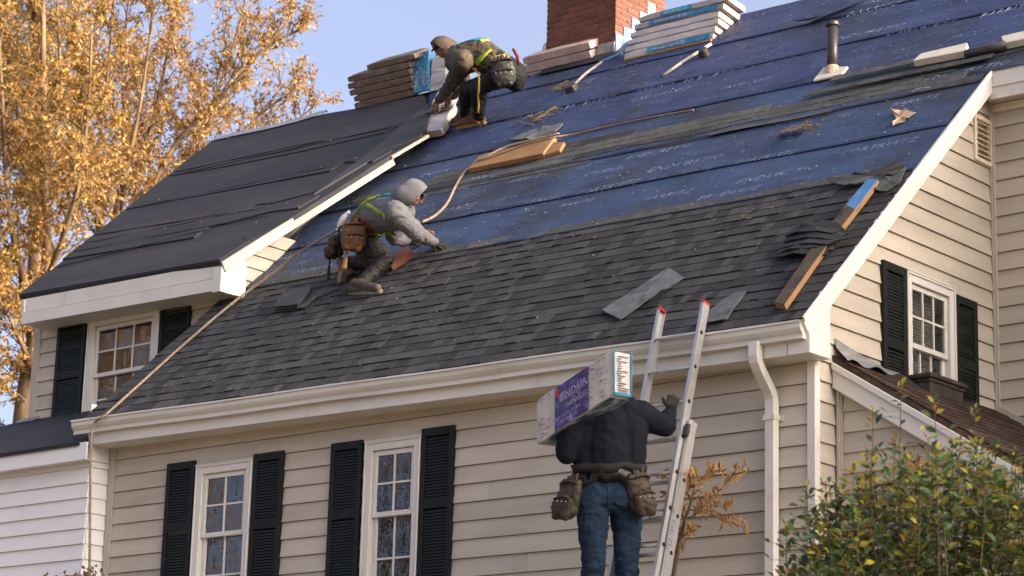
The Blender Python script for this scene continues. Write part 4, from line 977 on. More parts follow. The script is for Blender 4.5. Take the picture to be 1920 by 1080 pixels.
while s_ > -4.6:
    m_ = MB(); m_.tube([LQ(xl, s_, .045), LQ(xr_, s_, .045)], .0165, 10); ro = smoothed(m_.build('rung', ALU, lad))
    m_ = MB(); m_.tube([LQ(xr_+.0135, s_, .045), LQ(xr_+.0155, s_, .045)], .0185, 8); m_.build('rung_end', DARK, ro)
    if s_ < -1.0:
        m_ = MB(); m_.tube([LQ(xl-.036, s_-.05, -.015), LQ(xr_+.04, s_-.05, -.015)], .0165, 10); ro = smoothed(m_.build('rung', ALU, lad))
        m_ = MB(); m_.tube([LQ(xr_+.0535, s_-.05, -.015), LQ(xr_+.0555, s_-.05, -.015)], .0185, 8); m_.build('rung_end', DARK, ro)
    s_ -= .3048
m_ = MB(); m_.box(LQ(xr_+.03, -.86, .03), V(.03, 0, 0), lu*.10, ln*.03); m_.tube([LQ(xr_+.055, -.82, .045), LQ(xr_+.062, -.82, .045)], .02, 8); m_.build('rung_lock', PIPE, lad)
m_ = MB(); on_frame(m_, 'EZ-1B7 II', LQ(xr_+.0545, -1.78, .0), lu, ln, .055); m_.build('rail_lettering', M('violet_ink', (.09, .07, .30), .6, .1), lad, fix=False)
# ================================================================== PEOPLE
def cap_mesh(mb, p0, r0, p1, r1, n=14, k=4):
    p0, p1 = np.array(p0, float), np.array(p1, float); d = p1-p0; L = np.linalg.norm(d); t = d/L if L > 1e-6 else V(0, 0, 1)
    a = nrm(np.cross(t, V(0.31, .2, .9) if abs(t[2]) < .8 else V(1, .1, 0))); b = np.cross(t, a); rings = []
    for i in range(1, k+1):
        th = -math.pi/2*(1-i/k)*1.0; rings.append((p0+t*r0*math.sin(th), r0*math.cos(th)))
    for i in range(0, k):
        th = math.pi/2*i/k; rings.append((p1+t*r1*math.sin(th), r1*math.cos(th)))
    b0 = len(mb.v); mb.v.append(tuple(p0-t*r0))
    for c, r in rings:
        for q in range(n): th = 2*math.pi*q/n; mb.v.append(tuple(c+r*(math.cos(th)*a+math.sin(th)*b)))
    mb.v.append(tuple(p1+t*r1)); m_ = len(rings)
    for q in range(n):
        q2 = (q+1) % n; mb.f.append((b0, b0+1+q2, b0+1+q)); mb.m.append(0); e = b0+1+(m_-1)*n; mb.f.append((e+q, e+q2, b0+1+m_*n)); mb.m.append(0)
        for i in range(m_-1): mb.f.append((b0+1+i*n+q, b0+1+i*n+q2, b0+1+(i+1)*n+q2, b0+1+(i+1)*n+q)); mb.m.append(0)
def ell_mesh(mb, c, ax, n=16, k=10):
    c = np.array(c, float); A, B, Cc = (np.array(q, float) for q in ax)
    if np.dot(np.cross(A, B), Cc) < 0: A = -A
    b0 = len(mb.v); mb.v.append(tuple(c-Cc))
    for i in range(1, k):
        th = -math.pi/2+math.pi*i/k
        for q in range(n): ph = 2*math.pi*q/n; mb.v.append(tuple(c+Cc*math.sin(th)+math.cos(th)*(A*math.cos(ph)+B*math.sin(ph))))
    mb.v.append(tuple(c+Cc)); last = len(mb.v)-1
    for q in range(n):
        q2 = (q+1) % n; mb.f.append((b0, b0+1+q2, b0+1+q)); mb.m.append(0); e = b0+1+(k-2)*n; mb.f.append((e+q, e+q2, last)); mb.m.append(0)
        for i in range(k-2): mb.f.append((b0+1+i*n+q, b0+1+i*n+q2, b0+1+(i+1)*n+q2, b0+1+(i+1)*n+q)); mb.m.append(0)
def blob(name, caps, ells, voxel, mat, parent, sm=5, folds=0., fs=9., fdir=None, seed=0):
    mb = MB()
    for c in caps: cap_mesh(mb, *c)
    for e in ells: ell_mesh(mb, *e)
    me = bpy.data.meshes.new(name); me.from_pydata(mb.v, [], mb.f); tmp = bpy.data.objects.new('t', me); COL.objects.link(tmp)
    md = tmp.modifiers.new('r', 'REMESH'); md.mode = 'VOXEL'; md.voxel_size = voxel; md.use_smooth_shade = True
    s = tmp.modifiers.new('s', 'SMOOTH'); s.factor = .5; s.iterations = sm
    dg = bpy.context.evaluated_depsgraph_get(); me2 = bpy.data.meshes.new_from_object(tmp.evaluated_get(dg)); bpy.data.objects.remove(tmp)
    n = len(me2.vertices); co = np.empty(n*3); me2.vertices.foreach_get('co', co); co = co.reshape(-1, 3)
    if folds:
        no = np.empty(n*3); me2.vertices.foreach_get('normal', no); no = no.reshape(-1, 3)
        d = np.array([noise.noise(Vector((p[0]*fs+seed, p[1]*fs, p[2]*fs*1.7)))+.6*(1-abs(noise.noise(Vector((p[0]*fs*1.9, p[1]*fs*1.9+seed, p[2]*fs*3.1))))*2.2) for p in co])
        co = co+no*(d*folds)[:, None]
    c = (co.min(0)+co.max(0))/2; c[2] = co[:, 2].min(); me2.vertices.foreach_set('co', (co-c).ravel()); me2.update()
    me2.materials.clear(); me2.materials.append(mat); me2.polygons.foreach_set('use_smooth', [True]*len(me2.polygons))
    me2.name = name; return link(name, me2, parent, c)
def bvh(objs):
    vs, fs = [], []
    for o in objs:
        w_ = WL[o.name]; b = len(vs); vs += [tuple(np.array(v.co)+w_) for v in o.data.vertices]; fs += [tuple(b+i for i in p.vertices) for p in o.data.polygons]
    return BVHTree.FromPolygons(vs, fs)
def surf(B, px):                       # where the eye line through a photograph pixel meets the clothing
    d = nrm(ray(*px)); h = B.ray_cast(Vector(tuple(CAM)), Vector(tuple(d)))
    return (np.array(h[0]), np.array(h[1])) if h[0] is not None else None
def strap(name, B, pts, wd, mat, parent, off=.008, px=True):
    P = []
    for p in pts:
        if px:
            h = surf(B, p)
            if h: P.append(h[0])
        else: P.append(np.array(p, float))
    if len(P) < 2: return None
    Q = []
    for a, b in zip(P, P[1:]):
        n = max(2, int(np.linalg.norm(b-a)/.025))
        for i in range(n): Q.append(a+(b-a)*i/n)
    Q.append(P[-1]); S, Nn = [], []
    for q in Q:
        loc, no, ix, ds = B.find_nearest(Vector(tuple(q))); S.append(np.array(loc)); Nn.append(np.array(no))
    mb = MB()
    for i in range(len(S)):
        t = nrm(S[min(i+1, len(S)-1)]-S[max(i-1, 0)]+1e-9); n_ = Nn[i]; b = nrm(np.cross(t, n_)); c = S[i]+n_*off
        mb.v += [tuple(c-b*wd/2-n_*.012), tuple(c-b*wd/2), tuple(c+b*wd/2), tuple(c+b*wd/2-n_*.012)]
    for i in range(len(S)-1):
        for k in range(3): mb.f.append((i*4+k, i*4+4+k, i*4+5+k, i*4+1+k)); mb.m.append(0)
    return smoothed(mb.build(name, mat, parent))
SKIN = M('skin', (.25, .125, .08), .55, .08, 9)
HGREY = M('grey_fleece', (.135, .137, .152), .95, .07, 9, .35, 120, .1)
HOLIVE = M('olive_jacket', (.058, .047, .034), .65, .18, 6, .3, 40, .2)
HNAVY = M('navy_sweatshirt', (.011, .012, .019), .95, .12, 8, .3, 120, .06)
TRB = M('dark_work_trousers', (.020, .0195, .019), .62, .25, 5, .3, 50, .3, col2=(.035, .033, .03), c2t=(.52, .7), c2s=5)
TRK = M('black_trousers', (.009, .0095, .011), .8, .15, 5, .3, 60, .2)
JEAN = M('blue_denim', (.013, .025, .047), .95, .22, 7, .35, 160, .08, col2=(.025, .043, .07), c2t=(.5, .72), c2s=4)
BOOTB = M('tan_brown_boot', (.105, .055, .028), .7, .25, 12, .2, 40)
SOLE = M('tan_sole', (.26, .155, .07), .75, .15, 12)
SHOE = M('worn_shoe', (.06, .049, .041), .8, .3, 14, .3, 60, col2=(.10, .085, .07), c2t=(.5, .65), c2s=11)
SOLEW = M('pale_sole', (.2, .17, .14), .8, .25, 16, col2=(.16, .13, .10), c2t=(.5, .65), c2s=14)
LEATH = M('brown_leather', (.115, .048, .024), .6, .3, 9, .3, 50, .35, col2=(.05, .025, .014), c2t=(.5, .68), c2s=7)
LEATD = M('dark_leather', (.034, .023, .016), .62, .3, 9, .3, 50, .35, col2=(.018, .012, .009), c2t=(.5, .68), c2s=7)
BELT = M('black_belt', (.022, .022, .023), .55, .15, 6)
LIME = M('lime_webbing', (.22, .28, .03), .7, .15, 14)
TEAL = M('teal_webbing', (.03, .2, .28), .7, .2, 14)
GLOVE = M('grey_glove', (.045, .044, .037), .9, .35, 22, .4, 120, col2=(.025, .025, .026), c2t=(.48, .58), c2s=16)
GLOVED = M('dark_glove', (.022, .02, .018), .9, .3, 20, .3, 90)
GLOVET = M('tan_glove', (.20, .13, .09), .85, .3, 20, .3, 90, col2=(.08, .05, .04), c2t=(.5, .65), c2s=14)
BLACK = M('black_plastic', (.01, .01, .011), .4, .1)
def hand(name, wr, tip, up, side, mat, parent, s=1., curl=.25, thumb=1):
    # palm with four unequal bent fingers and a thumb; wr wrist, tip direction point, up = back of the hand, side = towards the thumb
    f = nrm(np.array(tip)-np.array(wr)); u = nrm(np.array(up)-(np.array(up)@f)*f); sd_ = nrm(np.cross(u, f)); sd_ = sd_ if sd_@np.array(side) > 0 else -sd_
    wr = np.array(wr, float); caps = [(wr-f*.03*s, .031*s, wr+f*.01*s, .031*s)]
    for k in range(4):
        o = (.033-.022*k)*s; root = wr+f*.03*s+sd_*o*.7; kn = wr+f*(.095-.006*abs(k-1.2))*s+sd_*o; caps.append((root, .019*s, kn, .0135*s))
        L = (.074, .084, .078, .06)[k]*s; a = curl; p = kn; rd = .0112*s
        for j, fr in enumerate((.45, .32, .23)):
            d = f*math.cos(a)-u*math.sin(a)+sd_*(.06*(1.5-k)); q = p+nrm(d)*L*fr; caps.append((p, rd, q, rd*.93)); p = q; rd *= .93; a += curl*1.3
    t0 = wr+f*.025*s+sd_*.026*s; t1 = t0+(f*.6+sd_*.75-u*.2)*.045*s; t2 = t1+(f*.85+sd_*.3-u*.35)*.038*s
    caps += [(t0, .018*s, t1, .0145*s), (t1, .014*s, t2, .0115*s)]
    return blob(name, caps, [], .0058, mat, parent, 2)
def hood(C, Fw, Up, mat, parent, r=(.125, .145, .155), open_=.45, name='hood', tilt=0.):
    Fw = nrm(Fw); Up = nrm(np.array(Up)-(np.array(Up)@Fw)*Fw); S = np.cross(Fw, Up); C = np.array(C, float); mb = MB(); n, k = 32, 22; idx = {}
    for i in range(k+1):
        th = math.pi*i/k                                     # polar angle from the face axis
        for q in range(n):
            ph = 2*math.pi*q/n; z = math.cos(th); rr_ = math.sin(th)
            d = Fw*z*r[1]+S*rr_*math.cos(ph)*r[0]+Up*rr_*math.sin(ph)*r[2]
            wv = 1+.07*noise.noise(Vector(tuple((d+C)*9)))+.03*noise.noise(Vector(tuple(d*21)))+.42*max(0, -z+.25)*max(0, -rr_*math.sin(ph)+.05)+.10*max(0, -z)*max(0, rr_*math.sin(ph))
            mb.v.append(tuple(C+d*wv-Up*.02*(1-z)))
    i0 = int(k*open_*.5)
    for i in range(i0, k):
        for q in range(n): q2 = (q+1) % n; mb.f.append((i*n+q, i*n+q2, (i+1)*n+q2, (i+1)*n+q)); mb.m.append(0)
    o = mb.build(name, mat, parent); md = o.modifiers.new('th', 'SOLIDIFY'); md.thickness = .022; md.offset = -1; s = o.modifiers.new('s', 'SUBSURF'); s.levels = 1; s.render_levels = 1
    return smoothed(o)
def head_parts(C, Fw, Up):
    Fw = nrm(Fw); Up = nrm(np.array(Up)-(np.array(Up)@Fw)*Fw); S = np.cross(Fw, Up); C = np.array(C, float)
    e = [(C+Up*.02-Fw*.01, (S*.075, Fw*.092, Up*.095)), (C-Up*.045+Fw*.028, (S*.052, Fw*.06, Up*.062)), (C-Up*.085+Fw*.052, (S*.026, Fw*.026, Up*.022)), (C+Up*.03+Fw*.07, (S*.05, Fw*.022, Up*.016)),
         (C-Up*.02+S*.038+Fw*.052, (S*.024, Fw*.026, Up*.022)), (C-Up*.02-S*.038+Fw*.052, (S*.024, Fw*.026, Up*.022)), (C-Up*.055+Fw*.084, (S*.024, Fw*.010, Up*.007)), (C-Up*.068+Fw*.082, (S*.02, Fw*.011, Up*.007))]
    for q in (1, -1): e.append((C+S*.078*q-Up*.012-Fw*.01, (S*.01, Fw*.02, Up*.032)))
    c = [(C+Up*.022+Fw*.083, .009, C-Up*.022+Fw*.108, .014)]
    return e, c, S
def face(C, Fw, Up, parent):
    Fw = nrm(Fw); Up = nrm(np.array(Up)-(np.array(Up)@Fw)*Fw); S = np.cross(Fw, Up); C = np.array(C, float)
    for q in (1, -1):
        mb = MB(); ell_mesh(mb, C+S*.031*q+Up*.008+Fw*.075, (S*.013, Fw*.010, Up*.008), 10, 8); smoothed(mb.build('eye', M('dark_eye', (.02, .015, .012), .3, 0), parent))
        mb = MB(); mb.tube([C+S*.018*q+Up*.028+Fw*.088, C+S*.048*q+Up*.026+Fw*.076], .005, 6); mb.build('eyebrow', M('dark_hair', (.015, .012, .01), .8, .1), parent)
def brim(C, Fw, Up, mat, parent, L=.075, w_=.07, z=.072, y0=.062):
    Fw = nrm(Fw); Up = nrm(np.array(Up)-(np.array(Up)@Fw)*Fw); S = np.cross(Fw, Up); C = np.array(C, float); mb = MB(); n = 12
    for i in range(n+1):
        th = math.pi*i/n; x = math.cos(th)*w_; y = math.sin(th)
        for (f_, h) in ((0, 0), (1, 0), (1, -.006), (0, -.006)): mb.v.append(tuple(C+S*x+Fw*(y0+(y*L if f_ else -.02))+Up*(z+h-.020*(x/w_)**2-.012*y*f_)))
    for i in range(n):
        for k in range(4): k2 = (k+1) % 4; mb.f.append((i*4+k, i*4+k2, i*4+4+k2, i*4+4+k)); mb.m.append(0)
    smoothed(mb.build('cap_brim', mat, parent))
    mb = MB(); ell_mesh(mb, C+Up*.05-Fw*.006, (S*.084, Fw*.096, Up*.082)); return smoothed(mb.build('cap', mat, parent))
def boot(name, heel, toe, up, mat, sole, parent, s=1., ank=None):
    heel, toe = np.array(heel, float), np.array(toe, float); f = nrm(toe-heel); L = np.linalg.norm(toe-heel); up = nrm(np.array(up)-(np.array(up)@f)*f); S = np.cross(f, up)
    caps = [(heel+f*.04*s+up*.05*s, .043*s, toe-f*.05*s+up*.042*s, .043*s), (heel+f*.045*s+up*.05*s, .045*s, (heel+f*.07*s+up*.14*s) if ank is None else np.array(ank), .05*s), (heel+f*.11*s+up*.10*s, .04*s, toe-f*.09*s+up*.05*s, .042*s)]
    o = blob(name, caps, [], .009, mat, parent, 3)
    mb = MB(); n = 20; top = []; pts = []
    for i in range(n):
        th = 2*math.pi*i/n; x = L*.5+L*.52*math.cos(th); w_ = .043*s*(1.05 if math.cos(th) > 0 else .88)*math.copysign(abs(math.sin(th))**.6, math.sin(th))
        pts.append(heel+f*x+S*w_-up*.002)
    mb.prism([p+up*.03*s for p in pts], -up*.034*s); bevel(mb.build('sole', sole, o), .006); return o
def pouch(name, O, A, B, N, w_, h, d, mat, parent, pockets=2, lean=.0, tools=True):
    # soft leather nail bag: a large back pocket and a smaller front one, sagging, with dark discs as shaded mouths, rivets and a tool loop
    O, A, B, N = np.array(O, float), nrm(A), nrm(B), nrm(N)
    c1 = O+B*h*.50+N*d*.30+A*lean; c2 = O+B*h*.66+N*d*.80+A*lean*1.4
    ro = blob(name, [(O+B*h*.02+N*.012, .022, O+B*h*.3+N*.02, .05), (O+B*h*.16-A*w_*.30+N*.02, .035, c1-A*w_*.24+B*h*.22, .052), (O+B*h*.16+A*w_*.30+N*.02, .035, c1+A*w_*.24+B*h*.22, .052)],
              [(c1, (A*w_*.50, B*h*.44, N*d*.48)), (c1+B*h*.2+A*w_*.05, (A*w_*.42, B*h*.26, N*d*.62))], .010, mat, parent, 4, .010, 12, seed=w_*91)
    fr = blob('pocket', [(c2-A*w_*.30-B*h*.08, .035, c2-A*w_*.22+B*h*.18, .04), (c2+A*w_*.30-B*h*.10, .035, c2+A*w_*.2+B*h*.18, .04)], [(c2, (A*w_*.42, B*h*.28, N*d*.45))], .010, mat, ro, 3, .009, 14, seed=w_*57)
    for (c, ww, dd, up) in ((c1, .44, .40, .36), (c2, .40, .34, .20)):
        m2 = MB(); P = [c-B*h*up+A*w_*ww*math.cos(t)+N*d*dd*(math.sin(t)+.3)+B*h*.035*math.cos(2*t+.6) for t in [2*math.pi*i/22 for i in range(23)]]; m2.tube(P, .0055, 6); smoothed(m2.build('pocket_rim', mat, ro))
        m2 = MB(); m2.face([p+B*.004 for p in P[:-1]]); m2.build('mouth_shade', DARK, ro, fix=False)  # dark disc stands in for the shade inside the pocket
    for k in range(4):
        m2 = MB(); q = c2+A*w_*(-.30+.2*k)-B*h*.13+N*d*.42; ell_mesh(m2, q, (A*.006, B*.006, N*.004), 8, 6); smoothed(m2.build('rivet', ALU, ro))
    if tools:
        m2 = MB(); m2.tube([c1-B*h*.30+A*w_*.18, c1-B*h*.56+A*w_*.24], .013, 8); smoothed(m2.build('tool_handle', WOODG, ro))
        m2 = MB(); m2.tube([c1-B*h*.30-A*w_*.12, c1-B*h*.50-A*w_*.16], .010, 8); smoothed(m2.build('tool_handle', BLACK, ro))
    return ro
mid = lambda a, b, t=.5: np.array(a)+(np.array(b)-np.array(a))*t
vdir = lambda p: nrm(np.array(p)-CAM)
# ---------------------------------------------------------------- worker in the grey hood, kneeling
hipN = J(672, 440, .40); hipF = hipN+vdir(hipN)*.24+V(0, 0, .03); pel = mid(hipN, hipF)
kn = J(722, 487, .15); an = J(682, 528, .10)
kf = J(694, 492, .10, -.02); af = J(640, 492, .13)
nk = J(757, 378, .62); shN = J(741, 398, .62, .17); shF = J(749, 399, .50, -.14)
elN = J(781, 437, .38, .06); wrN = J(815, 456, .07); elF = J(738, 444, .24); wrF = J(764, 455, .08, .0)
hd = J(777, 363, .70); Fw = nrm(cr*.74-cu*.62+cd*.10); Up = nrm(cu*.78+cr*.60)
W2 = thing('person', J(690, 540, 0), 'person in a grey hooded sweatshirt and black cap kneeling to lay shingles', 'person')
he, hc, _ = head_parts(hd, Fw, Up)
spine = mid(pel, nk, .5)+en*.05
legs = [(hipN, .10, kn, .066), (kn, .064, an, .042), (hipF, .10, kf, .066), (kf, .064, af, .042), (pel, .14, spine, .13), (spine, .13, mid(shN, shF), .13), (mid(shN, shF), .08, nk, .06), (nk, .058, hd-Up*.04, .056),
        (shN, .07, elN, .046), (elN, .045, wrN, .032), (shF, .07, elF, .046), (elF, .045, wrF, .032), (wrN, .028, wrN+nrm(wrN-elN)*.05, .02), (wrF, .028, wrF+nrm(wrF-elF)*.05, .02), (an, .042, J(676, 542, .07), .03), (af, .04, J(637, 505, .11), .028)]
body = blob('body', legs+hc, he, .0095, SKIN, W2, 4); face(hd, Fw, Up, W2)
sw = blob('sweatshirt', [(pel+ (spine-pel)*.35, .172, spine, .178), (spine, .178, mid(shN, shF), .175), (mid(shN, shF), .12, nk, .10), (shN, .108, elN, .082), (elN, .079, mid(elN, wrN, .85), .052), (mid(elN, wrN, .8), .056, mid(elN, wrN, .93), .05),
        (shF, .105, elF, .078), (elF, .076, mid(elF, wrF, .85), .052), (shN, .11, mid(shN, shF), .14), (shF, .105, mid(shN, shF), .14)], [(nk+Up*.0-Fw*.03, (Fw*.11, np.cross(Fw, Up)*.13, Up*.075))], .011, HGREY, W2, 4, .013, 8.5, seed=3)
hood(hd-Fw*.006+Up*.016, nrm(Fw*.95-Up*.10), Up, HGREY, W2, (.122, .140, .150), .74)
brim(hd+Up*.002, Fw, Up, BLACK, W2)
tr = blob('trousers', [(hipN, .128, mid(hipN, kn), .108), (mid(hipN, kn), .108, kn, .088), (kn, .086, mid(kn, an, .9), .062), (hipF, .125, kf, .09), (kf, .086, mid(kf, af, .9), .062), (hipN, .13, hipF, .13), (pel, .165, pel+(spine-pel)*.30, .165)], [], .011, TRB, W2, 4, .013, 9, seed=8)
mb = MB(); kp = blob('knee_pad', [(kn+nrm(kn-hipN)*.01+en*.03, .07, kn+nrm(an-kn)*.10+en*.02, .062)], [(kn+nrm(kn-hipN)*.03, (ex*.07, es*.07, en*.05))], .01, BLACK, W2, 3)
boot('shoe', J(656, 551, .015), J(716, 549, .015), nrm(en+es*.25), SHOE, SOLEW, W2, 1.12, an)
fN = J(641, 487, .19); fT = J(632, 531, .05)
boot('shoe', fN, fT, nrm(cr*1.0+cu*.1+cd*.2), SHOE, SOLEW, W2, 1.1, af)
hand('glove', wrN+nrm(wrN-elN)*.02, J(853, 463, .035), en, -es, GLOVE, W2, 1.12, .14)
hand('glove', wrF, J(790, 452, .06), nrm(en-cd*.3), es, GLOVED, W2, 1.08, .4)
mb = MB(); mb.tube([mid(elN, wrN, .93), mid(elN, wrN, 1.02)], .041, 12); mb.build('glove_cuff', LIME, W2)
Bv = bvh([sw, tr])
strap('harness_strap', Bv, [(690, 372), (706, 368), (724, 364), (744, 364), (754, 370)], .045, TEAL, W2, .011)
strap('harness_strap', Bv, [(662, 404), (668, 392), (678, 381), (691, 375), (706, 371)], .045, LIME, W2, .014)
strap('harness_strap', Bv, [(688, 384), (700, 391), (714, 400), (724, 408)], .045, LIME, W2, .012)
strap('harness_strap', Bv, [(703, 436), (712, 442), (722, 441), (735, 436)], .045, LIME, W2, .012)
strap('tool_belt', Bv, [(664, 404), (672, 408), (682, 414), (690, 424), (696, 436)], .07, LEATH, W2, .010)
h = surf(Bv, (674, 420)); h = h if h else (hipN, -cd)
vN = nrm(-cd+cr*.1)
pouch('tool_pouch', h[0]+vN*.012+cu*.045-cr*.03, nrm(cr*.97-cu*.1), nrm(-cu*.97-cr*.17), vN, .26, .34, .11, LEATH, W2)
q = J(633, 447, .42); pouch('tool_pouch', q+cu*.03, nrm(cr*.6+cd*.8), nrm(-cu+cr*-.05), nrm(-cr*.8-cd*.5), .2, .24, .075, LEATD, W2)
mb = MB(); P = [J(621, 468, .32), J(617, 500, .22), J(614, 528, .10)]; mb.tube([P[0], P[1]], .011, 8); mb.tube([P[1], P[2]], [.016, .024], 8); mb.build('hammer', BLACK, W2)
mb = MB(); P = [J(650, 474, .30, .1), J(645, 505, .22, .1)]; mb.tube(P, [.02, .026], 8); mb.build('hammer_handle', WOODO, W2)
m_ = MB(); ell_mesh(m_, J(641, 414, .58), (cr*.045+cu*.075, (cr*-.05+cu*.03)*.6, cd*.03)); m_.tube([J(644, 408, .59), J(655, 397, .63)], [.03, .018], 8); smoothed(m_.build('rope_grab', WHITEW, W2))
m_ = MB(); m_.tube([J(640, 425, .55), J(634, 432, .45), J(645, 452, .42)], .018, 8); m_.build('lanyard', BLACK, W2)
m_ = MB(); c = J(797, 434, .15); m_.box(c-cr*.10, cr*.19-cu*.05, cu*.05, cd*.03); m_.tube([c+cr*.02, c-cu*.10-cr*.09], .013, 8); tag(bevel(m_.build('hand_tool', M('worn_orange_tool', (.3, .13, .05), .6, .3, 20, col2=(.03, .03, .03), c2t=(.45, .55), c2s=18)), .006), 'worn orange and black hand tool at the rope end by the grey hooded worker', 'tool')
# ---------------------------------------------------------------- worker in the olive jacket, crouching at the ridge
hipN = J(951, 136, .50, .10); hipF = hipN+vdir(hipN)*.24; pel = mid(hipN, hipF)
kn = J(897, 164, .50, .10); an = J(898, 220, .10, .05); kf = J(876, 172, .50, -.12); af = J(873, 218, .10, -.05)
nk = J(856, 100, .82, .0); shN = J(868, 115, .78, .16); shF = J(858, 112, .74, -.18)
elN = J(851, 152, .50, .16); wrN = J(824, 188, .25, .06); elF = J(868, 150, .42, -.12); wrF = J(846, 182, .25, -.05)
hd = J(829, 90, .86); Fw = nrm(-cr*.72-cu*.66-cd*.20); Up = nrm(cu*.72-cr*.66)
W1 = thing('person', J(890, 235, 0), 'person in an olive hooded jacket and black trousers crouching at the ridge', 'person')
he, hc, _ = head_parts(hd, Fw, Up); spine = mid(pel, nk, .52)+V(0, 0, .10)
allc = [(hipN, .10, kn, .066), (kn, .064, an, .042), (hipF, .10, kf, .066), (kf, .064, af, .042), (pel, .14, spine, .13), (spine, .13, mid(shN, shF), .13), (mid(shN, shF), .08, nk, .06), (nk, .058, hd-Up*.04, .056),
        (shN, .07, elN, .046), (elN, .045, wrN, .032), (shF, .07, elF, .046), (elF, .045, wrF, .032), (wrN, .028, wrN+nrm(wrN-elN)*.05, .02), (wrF, .028, wrF+nrm(wrF-elF)*.05, .02), (an, .042, J(896, 228, .08), .03), (af, .04, J(872, 226, .08), .03)]
blob('body', allc+hc, he, .0105, SKIN, W1, 4); face(hd, Fw, Up, W1)
sw = blob('jacket', [(pel+(spine-pel)*.45, .175, spine, .180), (spine, .180, mid(shN, shF), .175), (mid(shN, shF), .12, nk, .10), (shN, .112, elN, .090), (elN, .088, mid(elN, wrN, .85), .058), (mid(elN, wrN, .8), .06, mid(elN, wrN, .96), .052),
        (shF, .108, elF, .08), (elF, .078, mid(elF, wrF, .9), .055), (shN, .115, mid(shN, shF), .14), (shF, .11, mid(shN, shF), .14)], [(nk-Fw*.02, (Fw*.11, np.cross(Fw, Up)*.13, Up*.075))], .012, HOLIVE, W1, 4, .014, 8, seed=13)
hood(hd-Fw*.006+Up*.016, nrm(Fw*.95-Up*.10), Up, HOLIVE, W1, (.122, .140, .150), .74); brim(hd+Up*.002, Fw, Up, BLACK, W1, L=.06)
tr = blob('trousers', [(hipN, .140, mid(hipN, kn), .118), (mid(hipN, kn), .118, kn, .096), (kn, .094, mid(kn, an, .92), .070), (hipF, .135, kf, .098), (kf, .092, mid(kf, af, .92), .066), (hipN, .145, hipF, .14), (pel, .175, pel+(spine-pel)*.5, .17)], [(J(966, 143, .42, .02), (cr*.13, cu*.17, cd*.2))], .012, TRK, W1, 4, .013, 8, seed=21)
boot('boot', J(911, 232, .012), J(858, 242, .012), nrm(en*.8+V(0, 0, .6)), BOOTB, SOLE, W1, 1.15, an)
boot('boot', J(884, 228, .012), J(846, 237, .012), nrm(en*.8+V(0, 0, .6)), BOOTB, SOLE, W1, 1.1, af)
hand('glove', wrN+nrm(wrN-elN)*.015, J(805, 213, .17), nrm(-cr*.6+cu*.3-cd*.6), nrm(cr), GLOVET, W1, 1.2, .75)
hand('glove', wrF, J(834, 198, .18), nrm(-cr*.6+cu*.4-cd*.4), nrm(cr), GLOVET, W1, 1.1, .6)
Bv = bvh([sw, tr])
strap('harness_strap', Bv, [(852, 88), (868, 78), (886, 74), (905, 76), (922, 78)], .045, TEAL, W1, .012)
strap('harness_strap', Bv, [(929, 84), (920, 93), (910, 102), (900, 112), (893, 120)], .06, LIME, W1, .013)
strap('harness_strap', Bv, [(900, 78), (915, 76), (930, 81), (941, 82)], .045, LIME, W1, .016)
strap('harness_strap', Bv, [(945, 92), (948, 102), (953, 112), (958, 120)], .05, LIME, W1, .014)
strap('harness_strap', Bv, [(888, 128), (894, 137), (899, 148), (898, 160), (896, 176), (897, 195), (896, 210)], .022, M('yellow_cord', (.45, .33, .08), .8, .2), W1, .012)
h = surf(Bv, (944, 128)); h = h if h else (hipN, -cd)
pouch('tool_pouch', h[0]+cu*.13+nrm(-cd)*.02-cr*.02, nrm(cr*.98+cu*.1), nrm(-cu*.98+cr*.1), nrm(-cd), .28, .36, .12, BELT, W1)
h2 = surf(Bv, (935, 112)); 
if h2: m_ = MB(); m_.box(h2[0]+nrm(-cd)*.03-cr*.05, cr*.12+cu*.02, cu*.04, nrm(-cd)*.05); bevel(m_.build('tan_tool', M('tan_leather', (.3, .19, .10), .7, .3, 12), W1), .01)
m_ = MB(); P = [J(962, 92, .75), J(970, 105, .68), J(973, 122, .58)]; m_.tube(P, [.016, .022, .014], 8); smoothed(m_.build('red_cloth', M('red_check', (.13, .018, .03), .85, .5, 60), W1))
# ---------------------------------------------------------------- person on the ladder with a bundle on the shoulder
D0 = dep(1141, 900, 1)-CAM; base_t = (LQ(-11.3, -1.35, .45)-CAM)@cd
L3 = lambda x, y, t=0.: dep(x, y, base_t-t)
W3 = thing('person', L3(1140, 1130, .0)+V(0, 0, -.1), 'person in a dark sweatshirt and jeans climbing the ladder with a bundle', 'person')
hl, hr_ = L3(1112, 922, .04), L3(1173, 922, -.04); pel = mid(hl, hr_)
kl, kr = L3(1112, 1052, .10), L3(1176, 1052, .04); al, ar_ = L3(1112, 1150, -.02), L3(1172, 1150, -.05)
shL, shR = L3(1080, 778, .06), L3(1200, 778, -.04); nk = L3(1143, 752, -.02); hd = L3(1146, 712, -.10)
elL, wrL = L3(1062, 848, .03), L3(1068, 812, -.24); elR, wrR = L3(1248, 800, -.06), L3(1258, 768, -.24)
Fw = nrm(cd+cr*.15); Up = V(0, 0, 1); he, hc, _ = head_parts(hd, Fw, Up); spine = L3(1141, 845, .0)
